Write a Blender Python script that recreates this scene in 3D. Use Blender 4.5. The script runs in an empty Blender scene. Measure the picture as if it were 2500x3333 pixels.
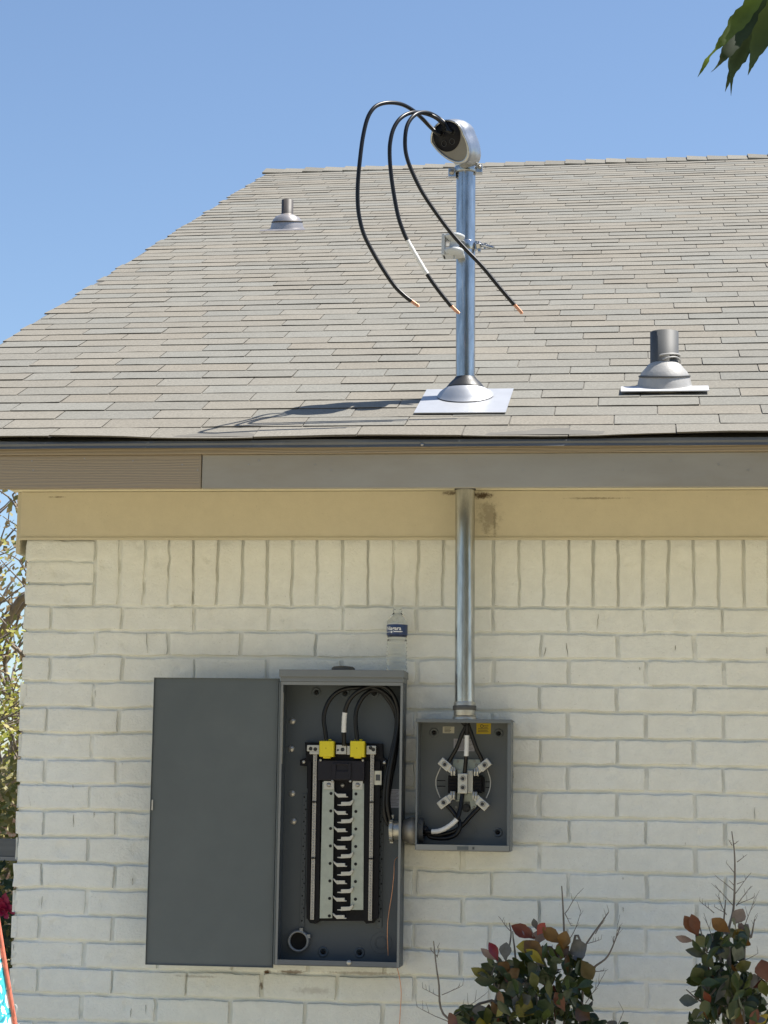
import bpy, math, random
import numpy as np
from mathutils import Vector, Matrix

# ------------------------------------------------------------------ camera
F_, YAW, PITCH, ROLL, D_ = 6810.42, 0.12404, 0.14031, 0.01566, 6.45528
GZ = 1.55                      # camera height above the ground
ZB, HB = 0.62074 + GZ, 0.08061  # underside of the soldier course, brick course height
SL = 0.40258                   # roof slope
YE, ZE = -0.55506, 1.05843 + GZ  # eave edge
XC = -1.9557                   # wall corner
W0, H0 = 2500.0, 3333.0
fw = Vector((-math.sin(YAW)*math.cos(PITCH), math.cos(YAW)*math.cos(PITCH), math.sin(PITCH)))
r0 = Vector((math.cos(YAW), math.sin(YAW), 0)); u0 = r0.cross(fw)
rt = r0*math.cos(ROLL) + u0*math.sin(ROLL); up = -r0*math.sin(ROLL) + u0*math.cos(ROLL)
CAM = Vector((0, -D_, GZ))
scn = bpy.context.scene
cd = bpy.data.cameras.new('camera'); cam = bpy.data.objects.new('camera', cd)
scn.collection.objects.link(cam)
M = Matrix(((rt.x, up.x, -fw.x, CAM.x), (rt.y, up.y, -fw.y, CAM.y), (rt.z, up.z, -fw.z, CAM.z), (0, 0, 0, 1)))
cam.matrix_world = M
cd.sensor_fit = 'VERTICAL'; cd.sensor_height = 24; cd.lens = F_/H0*24
cd.clip_start = 0.05; cd.clip_end = 3000
scn.camera = cam
# ------------------------------------------------------------------ light
SUN = Vector((0.43, 0.085, 0.90)).normalized()
wd = bpy.data.worlds.new("World"); scn.world = wd; wd.use_nodes = True
nt = wd.node_tree; nt.nodes.clear()
sky = nt.nodes.new('ShaderNodeTexSky'); sky.sky_type = 'NISHITA'; sky.sun_disc = False
sky.sun_elevation = math.asin(SUN.z); sky.sun_rotation = math.atan2(SUN.x, SUN.y)
sky.air_density = 1.0; sky.dust_density = 0.6; sky.ozone_density = 3.2; sky.altitude = 100
bg = nt.nodes.new('ShaderNodeBackground'); bg.inputs[1].default_value = 0.094
wo = nt.nodes.new('ShaderNodeOutputWorld')
nt.links.new(sky.outputs[0], bg.inputs[0]); nt.links.new(bg.outputs[0], wo.inputs[0])
sl = bpy.data.lights.new('sun', 'SUN'); sl.energy = 4.8; sl.angle = math.radians(0.4); sl.color = (1, 0.955, 0.88)
so = bpy.data.objects.new('sun', sl); scn.collection.objects.link(so)
so.rotation_euler = SUN.to_track_quat('Z', 'Y').to_euler(); so.location = SUN*50
vs = scn.view_settings; vs.view_transform = 'Standard'; vs.look = 'None'; vs.gamma = 1; vs.use_curve_mapping = False
vs.exposure = 0.82
scn.cycles.use_denoising = True
scn.cycles.max_bounces = 10; scn.cycles.transparent_max_bounces = 12

# ------------------------------------------------------------------ helpers
rnd = random.Random(7)
def ray(px, py): return fw*F_ + rt*(px - W0/2) - up*(py - H0/2)
def at(px, py, Y=0.0):
    v = ray(px, py); return CAM + v*((Y + D_)/v.y)
RN = Vector((0, -math.sin(SL), math.cos(SL))); RU = Vector((0, math.cos(SL), math.sin(SL)))
def roofpx(px, py, h=0.0):
    v = ray(px, py); E = Vector((0, YE, ZE)) + RN*h
    return CAM + v*((E - CAM).dot(RN)/v.dot(RN))
def roofxu(x, u, h=0.0):
    ue = u*(1 + .0099*(x - .55)) if u > 0 else u
    return Vector((x, YE, ZE)) + RU*ue + RN*h
def link(o, parent=None):
    scn.collection.objects.link(o)
    if parent: o.parent = parent
    return o
def tag(o, label=None, cat=None, group=None, kind=None):
    if label: o['label'] = label
    if cat: o['category'] = cat
    if group: o['group'] = group
    if kind: o['kind'] = kind
    return o
def empty(name, loc, label, cat, group=None):
    o = bpy.data.objects.new(name, None); o.empty_display_size = .1
    o['_loc'] = 0; del o['_loc']
    link(o); return tag(o, label, cat, group)
class MB:
    def __init__(s): s.v = []; s.f = []; s.c = []; s.col = (1, 1, 1); s.sm = []; s.mi = []; s.m = 0
    def add(s, vs, fs, smooth=False):
        b = len(s.v); s.v += [tuple(x) for x in vs]
        for f in fs: s.f.append([b+i for i in f]); s.c.append(s.col); s.sm.append(smooth); s.mi.append(s.m)
        return s
    def box(s, lo, hi, Mx=None):
        x0, y0, z0 = lo; x1, y1, z1 = hi
        vs = [Vector(p) for p in ((x0,y0,z0),(x1,y0,z0),(x1,y1,z0),(x0,y1,z0),(x0,y0,z1),(x1,y0,z1),(x1,y1,z1),(x0,y1,z1))]
        if Mx: vs = [Mx @ v for v in vs]
        return s.add(vs, [(0,3,2,1),(4,5,6,7),(0,1,5,4),(1,2,6,5),(2,3,7,6),(3,0,4,7)])
    def prism(s, pts, d0, d1, fn):
        """pts 2D outline (ccw); fn(x,y,d)->Vector"""
        n = len(pts); vs = [fn(a, b, d0) for a, b in pts] + [fn(a, b, d1) for a, b in pts]
        fs = [tuple(range(n)), tuple(range(2*n-1, n-1, -1))] + [(i, i+n, (i+1) % n + n, (i+1) % n) for i in range(n)]
        return s.add(vs, fs)
    def tube(s, pts, r, n=12, caps=True, radii=None):
        pts = [Vector(p) for p in pts]; N = len(pts)
        t = [(pts[min(i+1, N-1)] - pts[max(i-1, 0)]).normalized() for i in range(N)]
        a = Vector((0, 0, 1)) if abs(t[0].z) < .9 else Vector((1, 0, 0))
        x = t[0].cross(a).normalized(); vs = []
        for i in range(N):
            x = (x - t[i]*x.dot(t[i])).normalized(); y = t[i].cross(x)
            rr = radii[i] if radii else r
            for k in range(n):
                an = 2*math.pi*k/n; vs.append(pts[i] + (x*math.cos(an) + y*math.sin(an))*rr)
        fs = [(i*n+k, i*n+(k+1) % n, (i+1)*n+(k+1) % n, (i+1)*n+k) for i in range(N-1) for k in range(n)]
        s.add(vs, fs, True)
        if caps: s.add(vs[:n], [tuple(range(n-1, -1, -1))]); s.add(vs[-n:], [tuple(range(n))])
        return s
    def lathe(s, prof, c, ax=Vector((0, 0, 1)), n=32, smooth=True, caps=True):
        ax = ax.normalized(); a = Vector((0, 0, 1)) if abs(ax.z) < .9 else Vector((1, 0, 0))
        x = ax.cross(a).normalized(); y = ax.cross(x); c = Vector(c); vs = []
        for r, h in prof:
            for k in range(n):
                an = 2*math.pi*k/n; vs.append(c + ax*h + (x*math.cos(an) + y*math.sin(an))*r)
        fs = [(i*n+k, i*n+(k+1) % n, (i+1)*n+(k+1) % n, (i+1)*n+k) for i in range(len(prof)-1) for k in range(n)]
        s.add(vs, fs, smooth)
        if caps:
            if prof[0][0] > 1e-5: s.add(vs[:n], [tuple(range(n-1, -1, -1))])
            if prof[-1][0] > 1e-5: s.add(vs[-n:], [tuple(range(n))])
        return s
    def rings(s, rings, smooth=True, cap0=True, cap1=True):
        n = len(rings[0]); vs = [p for r in rings for p in r]
        s.add(vs, [(i*n+k, i*n+(k+1) % n, (i+1)*n+(k+1) % n, (i+1)*n+k) for i in range(len(rings)-1) for k in range(n)], smooth)
        if cap0: s.add(rings[0], [tuple(range(n-1, -1, -1))])
        if cap1: s.add(rings[-1], [tuple(range(n))])
        return s
    def cut(s):
        s.cuts = getattr(s, 'cuts', []); s.cuts.append((len(s.v), len(s.f))); return s
    def pieces(s):
        c = [(0, 0)] + [x for x in s.cuts if x != (0, 0)] + [(len(s.v), len(s.f))]; out = []
        for (a, fa), (e, fe) in zip(c[:-1], c[1:]):
            if e <= a: continue
            m = MB(); m.v = s.v[a:e]; m.f = [[i-a for i in f] for f in s.f[fa:fe]]; m.c = s.c[fa:fe]; m.sm = s.sm[fa:fe]; m.mi = s.mi[fa:fe]; out.append(m)
        return out
    def build(s, name, mat, parent=None, bevel=0, fixn=True):
        me = bpy.data.meshes.new(name); me.from_pydata(s.v, [], s.f)
        for m in (mat if isinstance(mat, (list, tuple)) else [mat]): me.materials.append(m)
        me.polygons.foreach_set('use_smooth', s.sm); me.polygons.foreach_set('material_index', s.mi)
        if any(c != (1, 1, 1) for c in s.c):
            ca = me.color_attributes.new('tint', 'FLOAT_COLOR', 'CORNER'); data = []
            for f, c in zip(s.f, s.c): data += [c[0], c[1], c[2], 1.0]*len(f)
            ca.data.foreach_set('color', data)
        me.update()
        if fixn:
            import bmesh
            b = bmesh.new(); b.from_mesh(me); bmesh.ops.recalc_face_normals(b, faces=b.faces); b.to_mesh(me); b.free()
        o = bpy.data.objects.new(name, me); link(o, parent)
        if bevel:
            bv = o.modifiers.new('bevel', 'BEVEL'); bv.width = bevel; bv.segments = 2; bv.limit_method = 'ANGLE'
        return o
def part(name, mb, mat, parent, bevel=0, label=None, fixn=True):
    if getattr(mb, 'cuts', None):
        for m in mb.pieces(): o = m.build(name, mat, parent, bevel, fixn)
        return o
    o = mb.build(name, mat, parent, bevel, fixn)
    if label: o['label'] = label
    return o
def cr(pts, k=8):
    P = [Vector(p) for p in pts]; P = [P[0]*2-P[1]] + P + [P[-1]*2-P[-2]]; out = []
    for i in range(1, len(P)-2):
        for j in range(k):
            t = j/k; a, b, c, d = P[i-1:i+3]
            out.append(.5*((2*b) + (c-a)*t + (2*a-5*b+4*c-d)*t*t + (3*b-a-3*c+d)*t**3))
    out.append(P[-2]); return out
def pxbox(mb, x0, y0, x1, y1, yf, yb):
    """box whose front face covers source pixels (x0..x1, y0..y1) on the plane Y=yf"""
    a = at(x0, (y0+y1)/2, yf).x; b = at(x1, (y0+y1)/2, yf).x
    t = at((x0+x1)/2, y0, yf).z; c = at((x0+x1)/2, y1, yf).z
    return mb.box((a, yf, c), (b, yb, t))
# ------------------------------------------------------------------ materials
def mat(name, col, rough=.6, metal=0, var=0.12, vscale=8, bump=0, bscale=80, tint=False, col2=None, m2scale=3, spec=.5,
        stretch=(1, 1, 1), transl=0, bump2=0, b2scale=600, coat=0, thr=(.42, .62)):
    m = bpy.data.materials.new(name); m.use_nodes = True; n = m.node_tree.nodes; l = m.node_tree.links
    b = n['Principled BSDF']; b.inputs['Roughness'].default_value = rough; b.inputs['Metallic'].default_value = metal
    b.inputs['Specular IOR Level'].default_value = spec; b.inputs['Coat Weight'].default_value = coat
    tc = n.new('ShaderNodeTexCoord'); mp = n.new('ShaderNodeMapping'); mp.inputs['Scale'].default_value = stretch
    l.new(tc.outputs['Object'], mp.inputs[0])
    def noise(s, d=5, r=.6):
        x = n.new('ShaderNodeTexNoise'); x.inputs['Scale'].default_value = s; x.inputs['Detail'].default_value = d
        x.inputs['Roughness'].default_value = r; l.new(mp.outputs[0], x.inputs['Vector']); return x
    src = None
    if tint:
        a = n.new('ShaderNodeAttribute'); a.attribute_name = 'tint'; src = a.outputs['Color']
        mm = n.new('ShaderNodeMix'); mm.data_type = 'RGBA'; mm.blend_type = 'MULTIPLY'; mm.inputs['Factor'].default_value = 1
        l.new(src, mm.inputs['A']); mm.inputs['B'].default_value = (*col, 1); src = mm.outputs['Result']
    if col2:
        nz = noise(m2scale, 6, .65); cr_ = n.new('ShaderNodeMapRange')
        cr_.inputs['From Min'].default_value = thr[0]; cr_.inputs['From Max'].default_value = thr[1]
        l.new(nz.outputs['Fac'], cr_.inputs['Value'])
        mx = n.new('ShaderNodeMix'); mx.data_type = 'RGBA'; l.new(cr_.outputs[0], mx.inputs['Factor'])
        if src: l.new(src, mx.inputs['A'])
        else: mx.inputs['A'].default_value = (*col, 1)
        mx.inputs['B'].default_value = (*col2, 1); src = mx.outputs['Result']
    if var:
        nz = noise(vscale); mr = n.new('ShaderNodeMapRange'); mr.inputs['From Min'].default_value = .25; mr.inputs['From Max'].default_value = .75
        mr.inputs['To Min'].default_value = 1-var; mr.inputs['To Max'].default_value = 1+var; l.new(nz.outputs['Fac'], mr.inputs['Value'])
        mx = n.new('ShaderNodeMix'); mx.data_type = 'RGBA'; mx.blend_type = 'MULTIPLY'; mx.inputs['Factor'].default_value = 1
        if src: l.new(src, mx.inputs['A'])
        else: mx.inputs['A'].default_value = (*col, 1)
        l.new(mr.outputs[0], mx.inputs['B']); src = mx.outputs['Result']
    if src: l.new(src, b.inputs['Base Color'])
    else: b.inputs['Base Color'].default_value = (*col, 1)
    last = None
    for bs, sc in ((bump, bscale), (bump2, b2scale)):
        if bs:
            nz = noise(sc, 4); bp = n.new('ShaderNodeBump'); bp.inputs['Strength'].default_value = 1; bp.inputs['Distance'].default_value = bs
            l.new(nz.outputs['Fac'], bp.inputs['Height'])
            if last: l.new(last.outputs[0], bp.inputs['Normal'])
            last = bp
    if last: l.new(last.outputs[0], b.inputs['Normal'])
    if transl:
        t = n.new('ShaderNodeBsdfTranslucent'); ms = n.new('ShaderNodeMixShader'); ms.inputs[0].default_value = transl
        if src: l.new(src, t.inputs['Color'])
        else: t.inputs['Color'].default_value = (*col, 1)
        l.new(b.outputs[0], ms.inputs[1]); l.new(t.outputs[0], ms.inputs[2]); l.new(ms.outputs[0], n['Material Output'].inputs[0])
    return m

m_trim = mat('cream_paint', (.56, .515, .395), .55, var=.05, vscale=4, bump=.0006, bscale=60, stretch=(.3, 1, 1))
m_soffit = mat('soffit_paint', (.80, .75, .58), .6, var=.05)
m_grey_fascia = mat('grey_fascia_paint', (.32, .305, .265), .5, var=.14, vscale=5, stretch=(.35, 1, 1), col2=(.29, .265, .215), m2scale=4, bump=.0004, bscale=50)
m_drip = mat('drip_edge_metal', (.15, .155, .155), .5, metal=.1, var=.2, vscale=6, stretch=(.4, 1, 1), col2=(.22, .22, .21), m2scale=14, thr=(.6, .72))
m_shingle = mat('asphalt_shingle', (1, 1, 1), .92, var=.24, vscale=130, tint=True,  bump=.0012, bscale=420, spec=.2)
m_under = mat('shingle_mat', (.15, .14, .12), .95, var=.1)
m_galv = mat('galvanized_steel', (.44, .45, .455), .24, metal=.95, var=.34, vscale=48, stretch=(1, 1, .22), bump=.0002, bscale=300)
m_galv_in = mat('galvanized_steel_dull', (.46, .45, .41), .42, metal=.8, var=.18, vscale=45)
m_alu = mat('cast_aluminium', (.44, .45, .46), .34, metal=.9, var=.16, vscale=30, bump=.0012, bscale=70)
m_alusheet = mat('aluminium_sheet', (.46, .47, .49), .48, metal=.5, var=.06, vscale=20, bump=.0004, bscale=30)
m_zinc = mat('zinc_plate', (.36, .39, .36), .38, metal=.55, var=.1, vscale=60)
m_lug = mat('tinned_aluminium_lug', (.50, .49, .46), .36, metal=.6, var=.08, vscale=90)
m_box = mat('grey_enamel', (.090, .106, .112), .45, var=.08, vscale=5, col2=(.104, .119, .124), m2scale=2.2, bump=.00008, bscale=500)
m_boxin = mat('grey_enamel_inside', (.070, .085, .100), .45, var=.05, vscale=6, bump=.00008, bscale=500)
m_meter = mat('meter_enamel', (.130, .145, .155), .4, var=.05, vscale=7)
m_black = mat('black_plastic', (.006, .006, .009), .5, var=.1, spec=.2)
m_rubber = mat('black_rubber', (.022, .022, .022), .45, var=.15, vscale=20)
m_cable = mat('cable_insulation', (.006, .006, .007), .36, var=.1, vscale=30, spec=.35)
m_white = mat('white_tape', (.74, .73, .70), .5, var=.06, vscale=60)
m_copper = mat('copper_strands', (.72, .36, .21), .4, metal=.6, var=.15, vscale=200)
m_yellow = mat('yellow_plastic', (.70, .58, .015), .4, var=.05)
m_dark = mat('dark_hole', (.004, .004, .005), .8, var=0)
m_screw = mat('screw_steel', (.35, .34, .32), .4, metal=.8, var=.15, vscale=300)
m_sock = mat('hex_socket', (.03, .03, .03), .6, var=0)
m_bar = mat('neutral_bar_metal', (.40, .38, .35), .45, metal=.45, var=.35, vscale=260)
m_label = mat('printed_label', (.42, .41, .45), .6, var=.1, vscale=200)
m_white_label = mat('white_label', (.60, .58, .48), .6, var=.08, vscale=120)
m_yellow_label = mat('yellow_label', (.62, .45, .02), .5, var=.06)
m_cast = mat('zinc_casting', (.30, .285, .26), .5, metal=.6, var=.25, vscale=30, bump=.001, bscale=60)
m_plasticgrey = mat('white_porcelain', (.52, .54, .54), .35, var=.06)
m_vent = mat('grey_vent_plastic', (.075, .077, .078), .6, var=.1, vscale=25)
m_ventmetal = mat('painted_vent_flashing', (.38, .37, .35), .5, metal=.1, var=.14, vscale=18, bump=.002, bscale=22)
m_vent2 = mat('brown_vent_pipe', (.06, .052, .048), .55, var=.1, vscale=25)
m_vent2m = mat('brown_vent_flashing', (.40, .37, .35), .3, metal=.5, var=.12, vscale=18)
m_plate = mat('pale_flashing_plate', (.55, .55, .56), .5, metal=.1, var=.08, vscale=30)
m_navy = mat('navy_label', (.02, .045, .14), .4, var=.03)
m_text = mat('label_print', (.78, .80, .84), .5, var=0)
m_text_dark = mat('label_print_dark', (.05, .045, .04), .6, var=0)

def wood_mat():
    m = bpy.data.materials.new('brown_stained_wood'); m.use_nodes = True; n = m.node_tree.nodes; l = m.node_tree.links
    b = n['Principled BSDF']; b.inputs['Roughness'].default_value = .6
    tc = n.new('ShaderNodeTexCoord'); mp = n.new('ShaderNodeMapping'); mp.inputs['Scale'].default_value = (1, 1, 14)
    l.new(tc.outputs['Object'], mp.inputs[0])
    nz = n.new('ShaderNodeTexNoise'); nz.inputs['Scale'].default_value = 2.2; nz.inputs['Detail'].default_value = 3; l.new(mp.outputs[0], nz.inputs['Vector'])
    wv = n.new('ShaderNodeTexWave'); wv.bands_direction = 'Z'; wv.inputs['Scale'].default_value = 2.6; wv.inputs['Distortion'].default_value = 9; wv.inputs['Detail'].default_value = 3
    wv.inputs['Detail Scale'].default_value = .9
    l.new(mp.outputs[0], wv.inputs['Vector'])
    rp = n.new('ShaderNodeValToRGB'); e = rp.color_ramp.elements; e[0].color = (.29, .235, .165, 1); e[1].color = (.32, .262, .188, 1)
    l.new(wv.outputs['Fac'], rp.inputs[0])
    mx = n.new('ShaderNodeMix'); mx.data_type = 'RGBA'; mx.inputs['A'].default_value = (.30, .245, .172, 1); l.new(nz.outputs['Fac'], mx.inputs['Factor']); l.new(rp.outputs[0], mx.inputs['B'])
    l.new(mx.outputs['Result'], b.inputs['Base Color'])
    bp = n.new('ShaderNodeBump'); bp.inputs['Distance'].default_value = .0005; l.new(wv.outputs['Fac'], bp.inputs['Height']); l.new(bp.outputs[0], b.inputs['Normal'])
    return m
m_wood = wood_mat()

# stains with a shape of their own: a list of (centre, radii, strength) blobs broken up by noise
def stain_mat(name, base, stain, blobs, rough=.6, bump=.0008, bscale=160, attr=False, var=.05, base2=None):
    m = bpy.data.materials.new(name); m.use_nodes = True; n = m.node_tree.nodes; l = m.node_tree.links
    b = n['Principled BSDF']; b.inputs['Roughness'].default_value = rough; b.inputs['Specular IOR Level'].default_value = .35
    tc = n.new('ShaderNodeTexCoord'); geo = tc.outputs['Object']
    def nz(s, d=5, r=.6):
        x = n.new('ShaderNodeTexNoise'); x.inputs['Scale'].default_value = s; x.inputs['Detail'].default_value = d; x.inputs['Roughness'].default_value = r
        l.new(geo, x.inputs['Vector']); return x.outputs['Fac']
    def math_(op, a, c):
        x = n.new('ShaderNodeMath'); x.operation = op
        for i, v in enumerate((a, c)):
            if isinstance(v, (int, float)): x.inputs[i].default_value = v
            else: l.new(v, x.inputs[i])
        return x.outputs[0]
    tot = 0.0
    brk = nz(55, 8, .85)
    for c, rad, st in blobs:
        mp = n.new('ShaderNodeMapping'); mp.vector_type = 'POINT'
        mp.inputs['Location'].default_value = (-c[0]/rad[0], 0, -c[2]/rad[2]); mp.inputs['Scale'].default_value = (1/rad[0], 0, 1/rad[2])
        l.new(geo, mp.inputs[0]); ln = n.new('ShaderNodeVectorMath'); ln.operation = 'LENGTH'; l.new(mp.outputs[0], ln.inputs[0])
        g = math_('SUBTRACT', 1.0, ln.outputs['Value']); g = math_('ADD', g, math_('MULTIPLY', math_('SUBTRACT', brk, .5), 2.2))
        mr = n.new('ShaderNodeMapRange'); mr.inputs['From Min'].default_value = .35; mr.inputs['From Max'].default_value = .75; mr.inputs['To Max'].default_value = st
        l.new(g, mr.inputs['Value']); tot = math_('MAXIMUM', mr.outputs[0], tot)
    mx = n.new('ShaderNodeMix'); mx.data_type = 'RGBA'; mx.inputs['A'].default_value = (*base, 1)
    if base2:
        bm = n.new('ShaderNodeMix'); bm.data_type = 'RGBA'; bm.inputs['A'].default_value = (*base, 1); bm.inputs['B'].default_value = (*base2, 1)
        q = n.new('ShaderNodeMapRange'); q.inputs['From Min'].default_value = .4; q.inputs['From Max'].default_value = .62; l.new(nz(1.3, 4, .5), q.inputs['Value']); l.new(q.outputs[0], bm.inputs['Factor'])
        l.new(bm.outputs['Result'], mx.inputs['A'])
    mx.inputs['B'].default_value = (*stain, 1)
    if isinstance(tot, float): mx.inputs['Factor'].default_value = 0
    else: l.new(tot, mx.inputs['Factor'])
    src = mx.outputs['Result']
    if attr:   # grime in cracks and joints painted in the mesh
        a = n.new('ShaderNodeAttribute'); a.attribute_name = 'grime'
        m3 = n.new('ShaderNodeMix'); m3.data_type = 'RGBA'; l.new(a.outputs['Fac'], m3.inputs['Factor']); l.new(src, m3.inputs['A']); m3.inputs['B'].default_value = (.10, .085, .06, 1)
        src = m3.outputs['Result']
    sp = n.new('ShaderNodeMapRange'); sp.inputs['From Min'].default_value = .70; sp.inputs['From Max'].default_value = .80; sp.inputs['To Max'].default_value = .38; l.new(nz(190, 2, .4), sp.inputs['Value'])
    m5 = n.new('ShaderNodeMix'); m5.data_type = 'RGBA'; l.new(sp.outputs[0], m5.inputs['Factor']); l.new(src, m5.inputs['A']); m5.inputs['B'].default_value = (base[0]*.35, base[1]*.33, base[2]*.28, 1); src = m5.outputs['Result']
    mr = n.new('ShaderNodeMapRange'); mr.inputs['From Min'].default_value = .25; mr.inputs['From Max'].default_value = .75
    mr.inputs['To Min'].default_value = 1-var; mr.inputs['To Max'].default_value = 1+var; l.new(nz(22, 6, .7), mr.inputs['Value'])
    m4 = n.new('ShaderNodeMix'); m4.data_type = 'RGBA'; m4.blend_type = 'MULTIPLY'; m4.inputs['Factor'].default_value = 1
    l.new(src, m4.inputs['A']); l.new(mr.outputs[0], m4.inputs['B']); l.new(m4.outputs['Result'], b.inputs['Base Color'])
    bp = n.new('ShaderNodeBump'); bp.inputs['Distance'].default_value = bump; l.new(nz(bscale, 5, .65), bp.inputs['Height']); l.new(bp.outputs[0], b.inputs['Normal'])
    return m
def W(px, py, Y=0): p = at(px, py, Y); return (p.x, p.y, p.z)
BLOBS = \
    [(W(868, 3166), (.020, .1, .012), 1.0), (W(850, 3212), (.010, 1, .024), .8), (W(950, 3164), (.075, 1, .012), .75), (W(1180, 3168), (.20, 1, .010), .5), (W(640, 3178), (.13, 1, .007), .35), (W(1020, 3225), (.10, 1, .020), .25)]
m_brick = stain_mat('painted_brick', (.82, .84, .81), (.13, .07, .03), BLOBS,
    bump=.0030, bscale=120, base2=(.80, .80, .74), var=.06)
m_mortar = stain_mat('painted_mortar', (.80, .815, .785), (.13, .07, .03), BLOBS, bump=.0012, bscale=180, base2=(.78, .78, .72))
m_frieze = stain_mat('frieze_paint', (.56, .515, .395), (.08, .055, .03),
    [(W(1570, 1614, -.02), (.060, 1, .020), 1.0), (W(1590, 1680, -.02), (.060, 1, .10), .45), (W(1474, 1606, -.02), (.05, 1, .012), .8), (W(1610, 1690, -.02), (.010, 1, .09), .6), (W(1940, 1622, -.02), (.17, 1, .006), .5), (W(190, 1618, -.02), (.05, 1, .005), .6)],
    bump=.0006, bscale=70)

# ------------------------------------------------------------------ numpy value noise
def vnoise(x, y, s, seed):
    rs = np.random.RandomState(seed); T = rs.rand(256, 256)
    X = x*s + 1000; Y = y*s + 1000; xi = np.floor(X).astype(int); yi = np.floor(Y).astype(int); fx = X-xi; fy = Y-yi
    fx = fx*fx*(3-2*fx); fy = fy*fy*(3-2*fy); g = lambda a, b: T[a % 256, b % 256]
    return (g(xi, yi)*(1-fx) + g(xi+1, yi)*fx)*(1-fy) + (g(xi, yi+1)*(1-fx) + g(xi+1, yi+1)*fx)*fy
def sst(e, a, b): t = np.clip((e-a)/(b-a), 0, 1); return t*t*(3-2*t)

# ------------------------------------------------------------------ ground
g = MB(); g.add([(-400, -60, 0), (400, -60, 0), (400, 600, 0), (-400, 600, 0)], [(0, 1, 2, 3)])
m_patio = mat('dry_soil', (.44, .385, .275), .95, var=.12, vscale=5, col2=(.38, .32, .20), m2scale=2, bump=.001, bscale=120)
p_ = MB(); p_.box((-9, -13, -.1), (9, -.86, .035)); tag(p_.build('bare_soil', m_patio), kind='structure')
p_ = MB(); p_.box((-3, -.85, -.1), (6, .05, .02)); tag(p_.build('planting_bed', mat('mulch', (.42, .35, .23), .95, var=.4, vscale=40, bump=.01, bscale=60)), kind='structure')
m_ground = mat('dry_lawn', (.36, .30, .17), .95, var=.2, vscale=3, col2=(.20, .22, .09), m2scale=1.2, bump=.01, bscale=40, thr=(.5, .7))
tag(g.build('ground', m_ground), kind='structure')

# ------------------------------------------------------------------ house
house = empty('house', (0, 0, 0), 'cream painted brick house with low grey shingle roof and boxed eave', 'house')
HX1 = 4.2
LB, JX0, JX1 = .2345, -1.8678, -1.7206
ZTOP = GZ + .985; HS = .212
def fnoise(x, z): return (vnoise(x, z, 8, 21)-.5)*.004 + (vnoise(x, z, 28, 1)-.5)*.0045 + (vnoise(x, z, 95, 11)-.5)*.0022
def gnoise(x, z): return (vnoise(x, z, 7, 22)-.5)*.005 + (vnoise(x, z, 22, 2)-.5)*.0045 + (vnoise(x, z, 85, 12)-.5)*.0020
def seg(a, b, st): n = max(1, int(round((b-a)/st))); return list(np.linspace(a, b, n, endpoint=False))
VC, FC, nv_ = [], [], 0
def sheet(Sx, Zz, Hh, fold=True):
    """grid of points on the wall; Sx = distance along the wall from the corner (negative: gable side), Hh = outward height"""
    global nv_
    xx = np.where(Sx >= 0, XC + Sx, XC - Hh); yy = np.where(Sx >= 0, -Hh, -Sx)
    cfold = np.clip(1-np.abs(Sx)/.004, 0, 1); xx = np.where(Sx >= 0, xx - Hh*cfold, xx)
    VC.append(np.stack([xx, yy, Zz], -1).reshape(-1, 3)); r_, c_ = Sx.shape
    i = nv_ + np.arange(r_-1)[:, None]*c_ + np.arange(c_-1)[None, :]
    FC.append(np.stack([i, i+1, i+c_+1, i+c_], -1).reshape(-1, 4)); nv_ += r_*c_
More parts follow.
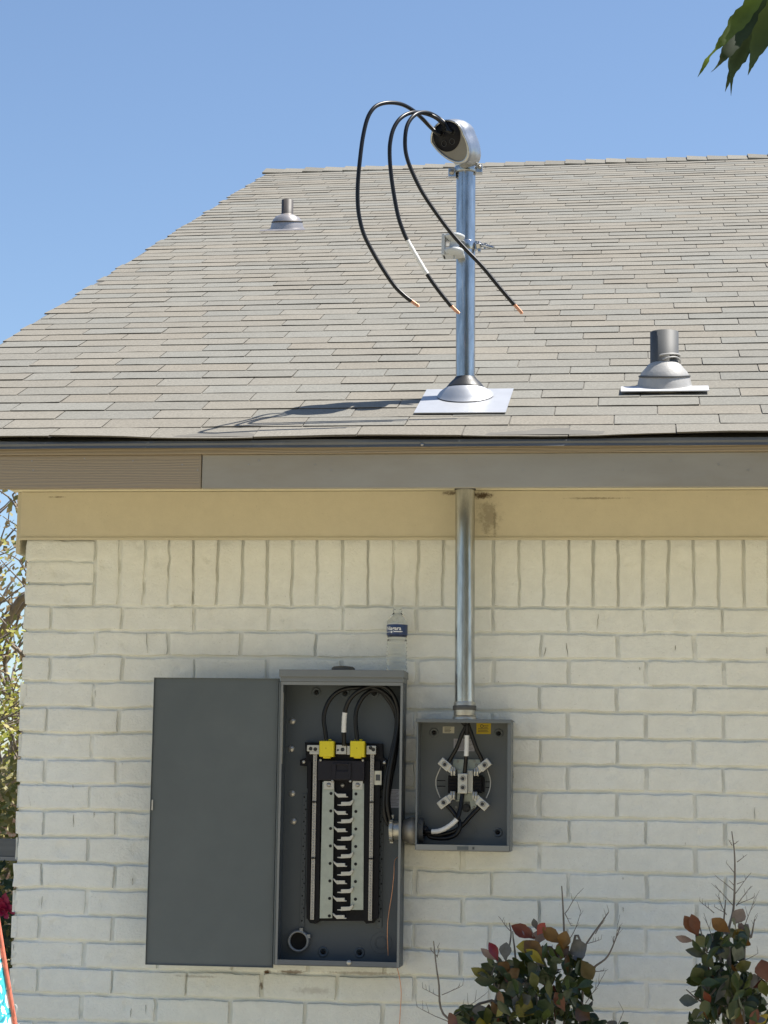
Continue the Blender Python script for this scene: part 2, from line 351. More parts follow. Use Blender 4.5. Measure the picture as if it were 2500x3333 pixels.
# mortar sheet behind the bricks
svals = [-13.9] + seg(-13.9, -1.0, .25)[1:] + seg(-1.0, 0, .02) + seg(0, 2.5, .006) + seg(2.5, HX1-XC, .02) + [HX1-XC]
zvals = seg(0, .75, .02) + seg(.75, 2.42, .006) + seg(2.42, ZTOP, .03) + [ZTOP]
Sg, Zg = np.meshgrid(np.array(svals), np.array(zvals))
mh = -.0120 + .0062*sst(vnoise(Sg, Zg, 5, 6), .30, .85)*sst(vnoise(Sg, Zg, 30, 16), .2, .7) + .0022*(vnoise(Sg, Zg, 60, 8)-.5)
sheet(Sg, Zg, mh); n_mortar = sum(len(f) for f in FC)
rsb = np.random.RandomState(17)
def brick(s0, s1, z0, z1, step):
    """one hand-moulded brick: straight sides, small rounded arris, uneven painted face"""
    if s1-s0 < .012 or z1-z0 < .012: return
    q = .0015; D = .017
    nx = max(2, int((s1-s0)/step)); nz = max(2, int((z1-z0)/step))
    xs = np.concatenate([[s0, s0, s0+q*.35], np.linspace(s0+q, s1-q, nx), [s1-q*.35, s1, s1]])
    zs = np.concatenate([[z0, z0, z0+q*.35], np.linspace(z0+q, z1-q, nz), [z1-q*.35, z1, z1]])
    Xb, Zb = np.meshgrid(xs, zs)
    hx = np.concatenate([[-D, -q, -q*.35], np.zeros(nx), [-q*.35, -q, -D]]); hz = np.concatenate([[-D, -q, -q*.35], np.zeros(nz), [-q*.35, -q, -D]])
    Hx, Hz = np.meshgrid(hx, hz); H = np.minimum(Hx, Hz)
    r = rsb.rand(8)
    f = (r[0]-.5)*.0060 + (r[1]-.5)*.012*(Xb-(s0+s1)/2) + (r[2]-.5)*.03*(Zb-(z0+z1)/2)
    f = f + (vnoise(Xb, Zb, 20, 7)-.5)*.0018 + (vnoise(Xb, Zb, 75, 8)-.5)*.0010 + (vnoise(Xb, Zb, 170, 18)-.5)*.0006
    if r[3] > .50:      # crescent fold left by the mould
        cx = s0 + (s1-s0)*(.2+.6*r[4]); cz = z0 + (z1-z0)*(.35+.4*r[5]); rad = .012+.010*r[6]
        rr = np.sqrt((Xb-cx)**2 + ((Zb-cz)*1.15)**2); f = f + .0040*np.exp(-((rr-rad)/.0030)**2)*np.clip((cx-Xb)/rad*.7+.5, 0, 1)*(1 if r[7] > .4 else -1) - .0034*np.exp(-(rr/rad)**2)
    inner = (H > -q*1.01)
    H = np.where(H <= -D+1e-6, -D, H + f)
    sheet(Xb + fnoise(Xb, Zb), Zb + gnoise(Xb, Zb), H)
JW = .0110
def course(z0, z1, off, smin, smax, step_near, step_far):
    k0 = int(math.floor((smin - off)/LB))-1
    for k in range(k0, int((smax-off)/LB)+2):
        jl = off + k*LB + rsb.uniform(-.0025, .0025); a = jl + JW/2; c = off + (k+1)*LB - JW/2 + rsb.uniform(-.0025, .0025)
        a = max(a, smin); c = min(c, smax)
        if c-a < .02: continue
        far = (c < -.3) or a > 3.0 or z1 < .7
        if a < 0 < c:
            brick(a, -.0003, z0, z1, step_near); brick(.0, c, z0, z1, step_near)
        else: brick(a, c, z0, z1, step_far if far else step_near)
row = 0
while True:
    zt_ = ZB - row*HB - JW/2; zb_ = ZB - (row+1)*HB + JW/2
    if zt_ < .02: break
    off = (JX0 if row % 2 == 0 else JX1) - XC + rsb.uniform(-.004, .004)
    course(max(zb_, 0) + rsb.uniform(-.0008, .0008), zt_ + rsb.uniform(-.0008, .0008), off, 0.0, HX1-XC, .0075, .04)
    if zt_ > .4: course(zb_, zt_, off - .07, -1.4, -.0002, .02, .04)
    row += 1
xs_ = -1.7276 - XC; x_ = xs_
for k in range(3): brick(0.0, xs_-JW/2, ZB + JW*.6 + k*HS/3 - .004, ZB + (k+1)*HS/3 - JW/2, .0075)
while x_ < HX1-XC:
    w_ = .0794 if x_ + XC < -.46 else .0766
    brick(x_ + JW/2 - .001, x_ + w_ - JW/2 + .001 + rsb.uniform(-.002, .0015), ZB + JW*.6 - .003, ZTOP, .0075); x_ += w_
co = np.concatenate(VC).astype(np.float32); quads = np.concatenate(FC).astype(np.int32)
me = bpy.data.meshes.new('wall'); me.vertices.add(len(co)); me.vertices.foreach_set('co', co.ravel())
me.loops.add(quads.size); me.loops.foreach_set('vertex_index', quads.ravel())
me.polygons.add(len(quads)); me.polygons.foreach_set('loop_start', np.arange(0, quads.size, 4, dtype=np.int32))
me.polygons.foreach_set('use_smooth', np.ones(len(quads), dtype=bool))
mi_ = np.zeros(len(quads), dtype=np.int32); mi_[:n_mortar] = 1
me.materials.append(m_brick); me.materials.append(m_mortar); me.polygons.foreach_set('material_index', mi_)
me.update(calc_edges=True)
wall = bpy.data.objects.new('wall', me); link(wall, house)
# hairline cracks in the paint, drawn as thin dark strips
m_crack = mat('crack_line', (.34, .325, .28), .9, var=0)
def sA(x, y): return (.624*x, 1953+.624*y)
def sB(x, y): return (1500+.6028*x, 1720+.6028*y)
def sC(x, y): return (1500+.6028*x, 2500+.6028*y)
for f_, (xa, ya, xb, yb_) in [(sA, q) for q in ((765, 168, 769, 278), (497, 470, 497, 508), (337, 1388, 333, 1492), (695, 1392, 690, 1500), (384, 1120, 383, 1185), (150, 1022, 160, 1074), (222, 1545, 216, 1610), (685, 2130, 680, 2178), (795, 1085, 742, 1083), (70, 1795, 72, 1830), (380, 962, 381, 985), (492, 1105, 490, 1135), (762, 2110, 760, 2160))] + [(sB, q) for q in ((570, 617, 578, 694), (460, 642, 448, 694), (743, 462, 735, 556), (283, 1312, 283, 1378), (966, 748, 968, 768), (1160, 630, 1158, 660), (1652, 640, 1654, 690), (205, 825, 200, 832))] + [(sC, q) for q in ((1213, 400, 1213, 420), (875, 750, 878, 780), (1587, 212, 1587, 283), (875, 590, 877, 602), (1090, 545, 1120, 545))]:
    A1 = at(*f_(xa, ya), -.0016); B1 = at(*f_(xb, yb_), -.0016); n_ = 9; b = MB(); P = []
    for k in range(n_+1):
        t_ = k/n_; w_ = .0008*math.sin(math.pi*min(1, t_*1.1+.05)) + .0002; c = A1.lerp(B1, t_) + Vector((rnd.uniform(-.0008, .0008), 0, rnd.uniform(-.0004, .0004)))
        d_ = (B1-A1).normalized(); sd = Vector((d_.z, 0, -d_.x)); P += [c + sd*w_, c + Vector((0, .0012, 0)), c - sd*w_]
    b.add(P, [q for k in range(n_) for q in ((3*k, 3*k+1, 3*k+4, 3*k+3), (3*k+1, 3*k+2, 3*k+5, 3*k+4))]); part('crack', b, m_crack, wall, fixn=False)
# back and right walls (plain)
b = MB(); b.box((HX1, .01, 0), (HX1+.1, 13.9, ZTOP)); b.box((XC+.02, 13.88, 0), (HX1, 13.98, ZTOP))
part('rear_wall', b, m_trim, house)
# gable siding triangle
yr, zr = roofxu(XC, 8.0).y, roofxu(XC, 8.0).z - .12
b = MB(); b.prism([(.02, ZTOP), (13.9, ZTOP), (yr, zr-.1)], XC+.03, XC-.012, lambda p, q, d: Vector((d, p, q)))
part('gable_siding', b, m_trim, house)
# frieze board, side frieze, soffit
zf0 = at(1300, 1752, -.02).z; zf1 = at(1300, 1604, -.02).z
b = MB(); b.box((XC-.018, -.022, zf0), (HX1, -.0125, zf1+.006)); part('frieze_board', b, m_frieze, house, .002)
b = MB(); b.box((XC-.018, -.026, zf0-.006), (HX1, -.0225, zf0+.002)); pass
part('frieze_trim', b, m_trim, house)
zs0 = at(75, 1803, 0).z
b = MB(); b.box((XC-.032, -.0115, zs0), (XC-.0185, 13.9, zf1+.006)); part('side_frieze_board', b, m_trim, house, .002)
b = MB(); b.box((XC-.045, YE+.05, zf1+.007), (HX1, -.001, zf1+.02)); part('soffit', b, m_soffit, house)
# fascia boards
XL = -2.36
ff = YE+.03
zt = at(1250, 1477, ff).z; zbm = at(1250, 1587, ff).z; xj = at(656, 1530, ff).x
b = MB(); b.box((XL, ff, zbm), (xj-.0015, ff+.02, zt)); part('fascia_board', b, m_wood, house, .0015, 'brown wood-grained fascia board left of the joint')
b = MB(); b.box((xj+.0015, ff+.0015, zbm-.0005), (HX1, ff+.02, zt)); part('fascia_board', b, m_grey_fascia, house, .0015, 'grey painted fascia board right of the joint')
b = MB()
for k in range(16):
    px = rnd.uniform(100, 2450); py = rnd.choice([1492, 1512, 1500, 1530]); p = at(px, py, ff)
    b.cut().lathe([(.0022, 0), (.0022, .0008)], (p.x, ff+.0002, p.z), Vector((0, -1, 0)), 8)
part('nail_head', b, m_screw, house)
b = MB(); b.box((XL, ff-.008, zt+.0005), (HX1, ff+.02, at(1250, 1453, ff-.008).z)); part('trim_strip', b, m_wood, house, .0015)
# drip edge: slightly wavy bent sheet
b = MB(); n = 120; rings = []
zd0 = at(1250, 1456, YE+.012).z; zd1 = ZE - .002
for k in range(n+1):
    x = XL + (HX1-XL)*k/n; w = .0025*math.sin(x*5.1)+.0015*math.sin(x*13+1)
    rings.append([Vector((x, YE+.045, zd1-.002)), Vector((x, YE+.010, zd1-.004+w*.4)), Vector((x, YE+.006+w, zd1-.012)), Vector((x, YE+.008+w, zd0+.008)), Vector((x, YE+.002+w, zd0)),
                  Vector((x, YE+.0045+w, zd0)), Vector((x, YE+.0105+w, zd0+.008)), Vector((x, YE+.0085+w, zd1-.012)), Vector((x, YE+.012, zd1-.007)), Vector((x, YE+.045, zd1-.005))])
b.rings(rings, smooth=False); dr = part('drip_edge', b, m_drip, house)
p = at(1374, 1447, YE+.004); b = MB(); b.lathe([(.006, 0), (.006, .003), (.0035, .007), (0, .008)], (p.x, YE+.008, p.z), Vector((0, -1, 0)), 12); part('screw', b, m_screw, dr)
b = MB()
b.rings([[Vector((XL+.02, YE+.05, ZE-.02)), Vector((HX1, YE+.05, ZE-.02)), Vector((HX1, YE+.05, ZE-.05)), Vector((XL+.02, YE+.05, ZE-.05))],
         [q + RU*7.95 for q in [Vector((XL+.02, YE+.05, ZE-.02)), Vector((HX1, YE+.05, ZE-.02)), Vector((HX1, YE+.05, ZE-.05)), Vector((XL+.02, YE+.05, ZE-.05))]]], smooth=False)
part('roof_deck', b, m_trim, house)
# roof shingles
NR, EX = 62, .127
b = MB(); rs = random.Random(3)
def xrake(u): return -2.335 - .011*u
tw = .3048
for k in range(NR):
    u0_ = k*EX; u1_ = u0_+EX+.02
    offx = .096 + (k*(.4167))*tw
    wr = rs.uniform(-.001, .001)
    xx = xrake(u0_) + rs.uniform(-.012, .012)
    j0 = math.floor((xx-offx)/tw); j = j0
    while True:
        xa = offx + j*tw + .0018; xb = offx + (j+1)*tw - .0018; j += 1
        if xb < xx+.02: continue
        if xa > HX1: break
        xa = max(xa, xx)
        bb = rs.uniform(-.0015, .0015); hb_ = .0062 + rs.uniform(-.0010, .0018); t = rs.random()
        base = Vector((.224, .210, .178))
        v = rs.uniform(.955, 1.045); warm = rs.uniform(-.035, .035)
        if rs.random() < .08: v *= .94
        b.col = (base.x*v*(1+warm), base.y*v, base.z*v*(1-warm))
        du = u0_ + wr + bb; sk = rs.uniform(-.0015, .0015)
        nseg = 4 if xb-xa > .1 else 1; bot = []; top = []; btl = []
        for q in range(nseg+1):
            x = xa + (xb-xa)*q/nseg; wv = rs.uniform(-.0008, .0008)
            if k == 0: wv += .004*math.sin(x*6.3)+.003*math.sin(x*2.1)
            bot.append(roofxu(x, du + sk*(q/nseg), hb_+wv)); btl.append(roofxu(x, du+.0006, .002 if k else wv+.002)); top.append(roofxu(x, u1_, .0035))
        m_ = nseg+1; vs = bot+btl+top; fs = []
        for q in range(nseg): fs.append((q, q+1, 2*m_+q+1, 2*m_+q))
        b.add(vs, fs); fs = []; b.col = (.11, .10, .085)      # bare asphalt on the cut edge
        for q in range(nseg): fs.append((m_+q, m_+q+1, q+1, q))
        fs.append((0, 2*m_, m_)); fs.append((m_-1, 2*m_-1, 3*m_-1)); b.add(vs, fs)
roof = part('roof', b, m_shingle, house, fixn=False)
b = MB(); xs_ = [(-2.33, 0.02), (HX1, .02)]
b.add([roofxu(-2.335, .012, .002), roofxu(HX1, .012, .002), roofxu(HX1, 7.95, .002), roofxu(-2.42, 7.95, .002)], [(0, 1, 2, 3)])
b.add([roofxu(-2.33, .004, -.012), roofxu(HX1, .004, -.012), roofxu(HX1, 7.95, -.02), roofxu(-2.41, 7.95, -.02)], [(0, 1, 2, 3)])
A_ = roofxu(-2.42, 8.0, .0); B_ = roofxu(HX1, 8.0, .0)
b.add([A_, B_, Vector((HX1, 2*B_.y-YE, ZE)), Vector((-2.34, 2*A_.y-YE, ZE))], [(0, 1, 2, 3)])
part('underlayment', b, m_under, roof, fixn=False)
b = MB()
x = -2.44; k = 0
while x < HX1:
    w = .13; v = rs.uniform(.85, 1.1); b.col = (.217*v, .203*v, .172*v); l_ = rs.uniform(0, .006)
    R_ = lambda xx, du, h: roofxu(xx, 7.874+.02+du, h)
    rp = lambda xx, du, h: Vector((xx, 2*roofxu(xx, 8.02).y - roofxu(xx, 8.02-du).y, roofxu(xx, 8.02-du).z)) + Vector((0, 0, h))
    a0, a1 = R_(x, -.03+rs.uniform(-.006, .006), .012+l_), R_(x+w+.03, -.03+rs.uniform(-.006, .006), .009)
    c0, c1 = R_(x, .13, .022+l_), R_(x+w+.03, .13, .014)
    d0, d1 = rp(x, .14, .02), rp(x+w+.03, .14, .014)
    e0, e1 = R_(x, -.03, .003), R_(x+w+.03, -.03, .003)
    b.add([a0, a1, c1, c0, d0, d1, e0, e1], [(0, 1, 2, 3), (3, 2, 5, 4), (6, 7, 1, 0), (0, 3, 6)])
    x += w
part('ridge_cap', b, m_shingle, roof, fixn=False)
b = MB()
for uu in (0,):
    P = [roofxu(xrake(0)+.012, .01, -.004), roofxu(xrake(7.9)+.012, 7.98, -.004)]
    b.rings([[P[0], P[0]+Vector((.02, 0, 0)), P[0]+Vector((.02, 0, -.13)), P[0]+Vector((0, 0, -.13))], [P[1], P[1]+Vector((.02, 0, 0)), P[1]+Vector((.02, 0, -.13)), P[1]+Vector((0, 0, -.13))]], smooth=False)
part('rake_board', b, m_wood, house)

# ------------------------------------------------------------------ roof vents and flashings
def boot(name_parent, cpos, r_pipe, plate, mats, htop, pipe_h, rbase=.086, uphill=.0):
    """vertical pipe through a cone whose lower rings lie on the slope"""
    c = Vector(cpos); out = []
    def ring(r, h, k, cc=None):       # k=1 ring lies on slope plane, 0 horizontal
        pts = []
        for q in range(40):
            an = 2*math.pi*q/40; dx_, dy_ = math.cos(an)*r, math.sin(an)*r
            pts.append(c + Vector((dx_, dy_, h + k*dy_*math.tan(SL))))
        return pts
    b = MB(); b.rings([ring(rbase*1.05, .004, 1), ring(rbase, .007, 1), ring(rbase*.97, .020, .85), ring(rbase*.91, .040, .55), ring(rbase*.83, .053, .25), ring(rbase*.70, .065, .08), ring(r_pipe+.008, .075, 0), ring(r_pipe+.001, .080, 0)])
    return b, ring
def vent(name, label, base, r, ph, matp, matb, plate_w, plate_back, detail):
    t = empty(name, base, label, 'roof vent', 'plumbing vents on the roof')
    b, ring = boot(None, base, r, None, None, 0, 0)
    part('cone_flashing', b, matb, t)
    b = MB(); b.rings([ring(.0780, .0400, .56), ring(.0812, .0385, .56), ring(.0815, .0425, .54), ring(.0775, .0440, .50)], cap0=False, cap1=False); part('cone_seam', b, matp, t)
    b = MB(); b.lathe([(r, 0), (r, ph), (r-.004, ph), (r-.004, ph-.06)], base, n=36, caps=False); part('pipe', b, matp, t)
    b = MB(); b.lathe([(r-.004, ph-.055), (0, ph-.055)], base, caps=False); part('pipe_bore', b, m_dark, t)
    u_ = (base - Vector((0, YE, ZE))).dot(RU); vsx = []
    for h in (.016, .019):
        vsx += [roofxu(base.x-plate_w, (u_-.118)/(1+.0099*(base.x-.55)), h), roofxu(base.x+plate_w, (u_-.118)/(1+.0099*(base.x-.55)), h), roofxu(base.x+plate_w, u_-.02+plate_back, h-.005), roofxu(base.x-plate_w, u_-.02+plate_back, h-.005)]
    b = MB(); b.add(vsx, [(0, 3, 2, 1), (4, 5, 6, 7), (0, 1, 5, 4), (1, 2, 6, 5), (2, 3, 7, 6), (3, 0, 4, 7)]); part('base_plate', b, m_plate if detail else matb, t)
    if detail:
        b = MB(); b.tube([base + Vector((math.cos(a)*(r+.003), math.sin(a)*(r+.003), .100+.006*math.cos(a))) for a in np.linspace(-1.9, 1.2, 20)], .0035, 8)
        b.tube([base + Vector((math.cos(a)*(r+.005), math.sin(a)*(r+.005), .086-.008*math.sin(a*2))) for a in np.linspace(-1.7, 1.6, 20)], .0028, 8)
        part('sealant_bead', b, m_ventmetal, t)
    return t
pb = roofpx(2163, 1266); tp = at(2163, 1082, pb.y)
vent('vent_pipe', 'large grey vent pipe with dented metal cone near the eave on the right', pb, .0445, tp.z-pb.z, m_vent, m_ventmetal, .135, .0, True)
pb = roofpx(934, 748); tp = at(936, 652, pb.y)
vent('vent_pipe', 'small brown vent pipe with shiny cone high on the roof at left', pb, .0302, tp.z-pb.z, m_vent2, m_vent2m, .115, .0, False)

# ------------------------------------------------------------------ service mast
YM = -.095
mt = at(1516.6, 632, YM); mb_ = at(1512.3, 2322, YM); md = (mt-mb_).normalized()
def mastz(z): return mb_ + md*((z-mb_.z)/md.z)
pipe_top = mastz(at(1516, 545, YM).z); pipe_bot = mastz(at(1512, 2336, YM).z)
mast = empty('service_mast', pipe_bot, 'tall galvanized conduit mast rising from the meter box through the roof', 'electrical mast')
b = MB(); b.lathe([(.0302, 0), (.0302, (pipe_top-pipe_bot).length)], pipe_bot, md, 40); part('conduit', b, m_galv, mast)
b = MB(); p0 = mastz(at(1512, 2312, YM).z); b.lathe([(.0365, -.004), (.0365, .002), (.0335, .008), (.0335, .004)], mastz(at(1512, 2338, YM).z), md, 32)
b.lathe([(.0325, 0), (.0335, .003), (.0335, .045), (.0325, .048)], mastz(at(1512, 2336, YM).z), md, 32); part('hub', b, m_galv_in, mast)
b = MB(); b.lathe([(.0345, 0), (.036, .002), (.036, .012), (.0345, .014)], mastz(at(1512, 2312, YM).z), md, 32); part('hub_ring', b, m_vent, mast)
b = MB(); b.lathe([(.033, 0), (.033, .004), (.0303, .006)], mastz(zf1+.001)-Vector((0, 0, .005)), md, 32); part('escutcheon', b, m_rubber, mast)
# weatherhead
fc = at(1350+.1507*700, 360+.1507*600, YM-.080)
N_ = Vector((-.44, -.84, -.30)).normalized(); U_ = (Vector((-.05, 0, 1)) - N_*N_.dot(Vector((-.05, 0, 1)))).normalized(); R_v = U_.cross(N_)*-1
R_v = N_.cross(U_).normalized()*-1
def outline(s=1.0, n=36, dn=.0, w=1.0, ext=0.0):
    pts = []
    for k in range(n):
        a = 2*math.pi*k/n; ca, sa = math.cos(a), math.sin(a); r = .0565*s; x = ca*r*w; y = sa*r
        x *= 1.06
        if sa < 0: y *= 1.50+ext; x *= (1 - .06*sa*sa); x += .42*abs(y)*(1 if ext == 0 else 1-.5*min(ext, 1))
        pts.append((x, y))
    return pts
def face(pts, d, sh=(0, 0)): return [fc + R_v*(x+sh[0]) + U_*(y+sh[1]) + N_*(-d) for x, y in pts]
wh = empty('tmp', fc, None, None); bpy.data.objects.remove(wh)
topc = pipe_top
b = MB()
back = (topc - fc); bd = -N_
rings = []
for d, s, shx, ex in ((.0, .93, 0, 0), (-.001, .96, 0, 0), (-.001, 1.025, 0, 0), (.003, 1.03, 0, 0), (.004, 1.00, 0, .001), (.020, 1.03, .001, .03), (.040, 1.03, .003, .12), (.060, .97, .005, .28), (.078, .85, .007, .45), (.092, .66, .009, .6), (.100, .38, .010, .6), (.103, .02, .010, 0)):
    rings.append(face(outline(s, ext=ex), d, (shx, 0)))
b.rings(rings, cap0=False)
hood = part('weatherhead', b, m_alu, mast)
b = MB(); b.prism([(x, y) for x, y in outline(.94)], .004, .008, lambda x, y, d: fc + R_v*x + U_*y - N_*d); part('cover_plate', b, mat('dull_cast_metal', (.20, .19, .17), .5, metal=.5), hood)
b = MB(); b.lathe([(.0495, -.003), (.0495, 0), (.049, .002), (0, .0022)], fc + U_*.0085 - R_v*.0015 - N_*.004, N_, 40); ins = part('cable_plate', b, m_black, hood)
hc = fc + U_*.007 - N_*.0015
b = MB()
for (x, y) in ((-.022, .012), (.022, .012), (-.001, .026)): b.cut().lathe([(.0132, 0), (.0130, .0006), (0, .0006)], hc + R_v*x + U_*y, N_, 20)
part('cable_hole', b, m_dark, hood)
b = MB()
for (x, y) in ((-.015, -.020), (.015, -.020)): b.cut().lathe([(.0100, 0), (.0100, .0012), (.0080, .0012), (.0080, 0)], hc + R_v*x + U_*y, N_, 20, caps=False)
part('knockout', b, m_rubber, hood)
b = MB(); nk = fc - N_*.06 - U_*.035
b.tube([topc - md*.004, topc + md*.018, topc*.5 + (nk)*.5 + Vector((0, 0, .006)), nk + U_*.02], .03, 28, radii=[.0345, .0345, .036, .034]); part('neck', b, m_alu, hood)
b = MB(); b.lathe([(.0345, 0), (.037, .001), (.037, .019), (.0345, .020)], topc - md*.020, md, 36)
b.box((.030, -.014, -.022), (.052, .010, .006), Matrix.Translation(topc)); b.box((-.054, -.018, -.036), (-.030, .0, -.006), Matrix.Translation(topc)); clampo = part('clamp_collar', b, m_galv, hood, .0015)
b = MB(); b.lathe([(.0055, 0), (.0055, .006), (0, .008)], topc + Vector((.045, -.014, -.004)), Vector((0, -1, 0)), 12); b.cut().lathe([(.009, 0), (.008, .004), (0, .006)], topc + Vector((-.043, -.018, -.02)), Vector((0, -1, 0)), 12)
b.cut().lathe([(.005, 0), (.005, .005), (0, .007)], topc + Vector((.024, -.034, .024)), Vector((0, -1, .2)), 12); part('screw', b, m_screw, clampo)
# point of attachment clamp
mc = mastz(at(1515, 802, YM).z)
b = MB(); b.lathe([(.0303, -.0145), (.0325, -.0145), (.0325, .0145), (.0303, .0145)], mc, md, 36); b.box((.028, -.012, -.0145), (.036, .0, .0145), Matrix.Translation(mc)); cl = part('attachment_clamp', b, m_galv, mast, .0008)
b = MB(); q = mc + Vector((.042, -.012, .0))
b.lathe([(.012, -.007), (.0135, -.004), (.0135, .004), (.012, .007)], q, Vector((1, -.2, 0)), 6, smooth=False); b.tube([q + Vector((0, 0, .002)), q + Vector((.03, -.012, -.008)), q + Vector((.048, -.02, -.016))], .0058, 10)
b.box((-.003, -.004, -.022), (.006, .008, .012), Matrix.Translation(q)); b.lathe([(.008, -.004), (.008, .004)], q + Vector((.022, -.008, -.003)), Vector((1, -.4, -.25)), 6, smooth=False)
b.box((.016, -.008, -.016), (.022, .0, .0), Matrix.Translation(q)); part('clamp_bolt', b, m_galv, cl, .0006)
ic = at(1479, 797, YM-.062)
b = MB(); b.lathe([(.012, -.033), (.026, -.030), (.031, -.022), (.030, -.014), (.016, -.010), (.0145, .010), (.026, .018), (.031, .022), (.031, .030), (.022, .034), (0, .034)], ic, Vector((.05, 0, 1)), 28)
part('spool_insulator', b, m_plasticgrey, cl)
b = MB(); b.box((-.038, -.006, .022), (.020, .046, .0345), Matrix.Translation(ic)); b.box((-.039, -.012, -.034), (-.029, .040, .034), Matrix.Translation(ic)); b.box((-.036, -.006, -.034), (.030, .046, -.026), Matrix.Translation(ic))
b.lathe([(.004, -.045), (.004, -.03)], ic, n=10); part('insulator_bracket', b, m_plasticgrey, cl, .0025)
# mast flashing on the roof
fl = empty('roof_flashing', roofpx(1515, 1310), 'bright aluminium roof flashing with black rubber collar around the mast', 'roof flashing')
cs = [roofpx(1389, 1267, .012), roofpx(1672, 1264, .012), roofpx(1646, 1341.5, .012), roofpx(1347, 1343, .012)]
b = MB(); vs_ = [p - RN*.0025 for p in cs] + cs; b.add(vs_, [(0, 1, 2, 3), (7, 6, 5, 4), (0, 4, 5, 1), (1, 5, 6, 2), (2, 6, 7, 3), (3, 7, 4, 0)]); part('base_plate', b, m_alusheet, fl)
ub = None
for z_ in np.linspace(ZE, ZE+.5, 400):
    pz = mastz(float(z_))
    if (pz - Vector((0, YE, ZE))).dot(RN) > .004: ub = pz; break
def fring(r, h, k, c=ub):
    out = []
    for q in range(40):
        an = 2*math.pi*q/40; out.append(mastz(c.z+h) + Vector((math.cos(an)*r, math.sin(an)*r, k*math.sin(an)*r*math.tan(SL))))
    return out
b = MB(); b.rings([fring(.088, .012, 1), fring(.085, .016, 1), fring(.081, .022, .9), fring(.073, .029, .5), fring(.064, .034, .2), fring(.058, .036, 0)], cap0=False, cap1=False); part('cone', b, m_alusheet, fl)
b = MB(); b.rings([fring(.060, .031, 0), fring(.062, .033, 0), fring(.060, .036, 0), fring(.047, .052, 0), fring(.0345, .064, 0), fring(.0325, .068, 0), fring(.0305, .069, 0)], cap0=False, cap1=False); part('rubber_collar', b, m_rubber, fl)

# ------------------------------------------------------------------ meter box
YF = -.128
def c5(x, y): return (1250+.2833*x, 2280+.2833*y)
def P5(x, y, Y): return at(*c5(x, y), Y)
def bx5(b, x0, y0, x1, y1, yf, yb): a = c5(x0, y0); c = c5(x1, y1); return pxbox(b, a[0], a[1], c[0], c[1], yf, yb)
def ring_(b, c, r0_, r1_, h, ax=Vector((0, -1, 0)), n=24): return b.lathe([(r1_, 0), (r1_, h), (r0_, h), (r0_, 0)], c, ax, n, caps=False)
x0, x1 = P5(366, 950, YF).x, P5(1455, 950, YF).x; zt_, zb_ = P5(900, 230, YF).z, P5(900, 1725, YF).z
meter = empty('meter_box', Vector(((x0+x1)/2, -.05, zb_)), 'open grey meter socket box below the mast with wired metal lugs', 'meter box')
th = .0025; yb = -.012
b = MB(); b.box((x0, yb-.002, zb_), (x1, yb, zt_)); b.box((x0, YF, zb_), (x0+th, yb-.002, zt_)); b.box((x1-th, YF, zb_), (x1, yb-.002, zt_))
b.box((x0+th, YF, zt_-th), (x1-th, yb-.002, zt_)); b.box((x0+th, YF, zb_), (x1-th, yb-.002, zb_+th))
b.box((x1-.010, YF-.0015, zb_+.002), (x1-.0005, YF-.0003, zt_-.001)); b.box((x0+.0005, YF-.0015, zb_+.002), (x0+.005, YF-.0003, zt_-.001))
part('enclosure', b, m_meter, meter)
b = MB(); b.box((x0-.002, YF-.008, zt_-.007), (x1+.003, YF-.0025, zt_+.004)); b.box((x0-.002, YF-.0024, zt_+.001), (x1+.003, -.012, zt_+.004)); part('rain_lip', b, m_meter, meter, .0012)
b = MB(); b.box((x0+.003, YF-.004, zb_), (x1-.003, YF-.0018, P5(900, 1660, YF).z)); b.box((x0+.003, YF-.0018, zb_-.002), (x1-.003, -.02, zb_-.0003)); lip = part('bottom_flange', b, mat('meter_flange', (.24, .245, .235), .4, var=.06), meter, .001)
b = MB(); bx5(b, 840, 1677, 970, 1718, YF-.0048, YF-.003); part('latch_slot', b, m_box, lip); b = MB(); bx5(b, 1015, 1683, 1038, 1712, YF-.0048, YF-.003); part('latch_slot', b, m_vent, lip)
YB = yb-.0021
def boss(x, y, P, par, r=.0145):
    c = P(x, y, YB); b = MB(); b.lathe([(r, 0), (r*.88, .0034), (r*.66, .0030), (r*.45, .0006), (r*.45, .0002)], c, Vector((0, -1, 0)), 24, caps=False); o = part('mounting_boss', b, m_meter if par is meter else m_boxin, par)
    b = MB(); b.lathe([(r*.43, .0002), (0, .0022)], c, Vector((0, -1, 0)), 14, caps=False); b.lathe([(r*.36, 0), (r*.36, .0024), (0, .0026)], c, Vector((0, -1, 0)), 14, caps=False); part('screw_hole', b, m_dark, o)
for x, y in ((575, 368), (1318, 378), (1308, 1515)): boss(x, y, P5, meter)
b = MB(); bx5(b, 675, 300, 808, 376, YB-.0006, YB-.0001); o = part('white_sticker', b, m_white_label, meter)
b = MB()
for k in range(4): bx5(b, 695, 312+k*15, 770-8*(k % 2), 318+k*15, YB-.001, YB-.0006)
part('print', b, m_text_dark, o)
b = MB(); bx5(b, 1062, 262, 1228, 386, YB-.0006, YB-.0001); o = part('yellow_sticker', b, m_yellow_label, meter)
b = MB(); c = P5(1125, 295, YB-.0007); ring_(b, c, .0035, .0055, .0003)
for k in range(5): bx5(b, 1150 if k < 2 else 1080, 288+k*17, 1200-10*(k % 2), 294+k*17, YB-.001, YB-.0006)
part('print', b, m_text_dark, o)
b = MB(); bx5(b, 800, 440, 1040, 582, YB-.0006, YB-.0001); o = part('data_label', b, m_label, meter)
b = MB()
for k in range(8): bx5(b, 815, 455+k*15, 1020-20*(k % 3), 458+k*15, YB-.001, YB-.0006)
part('print', b, m_text_dark, o)
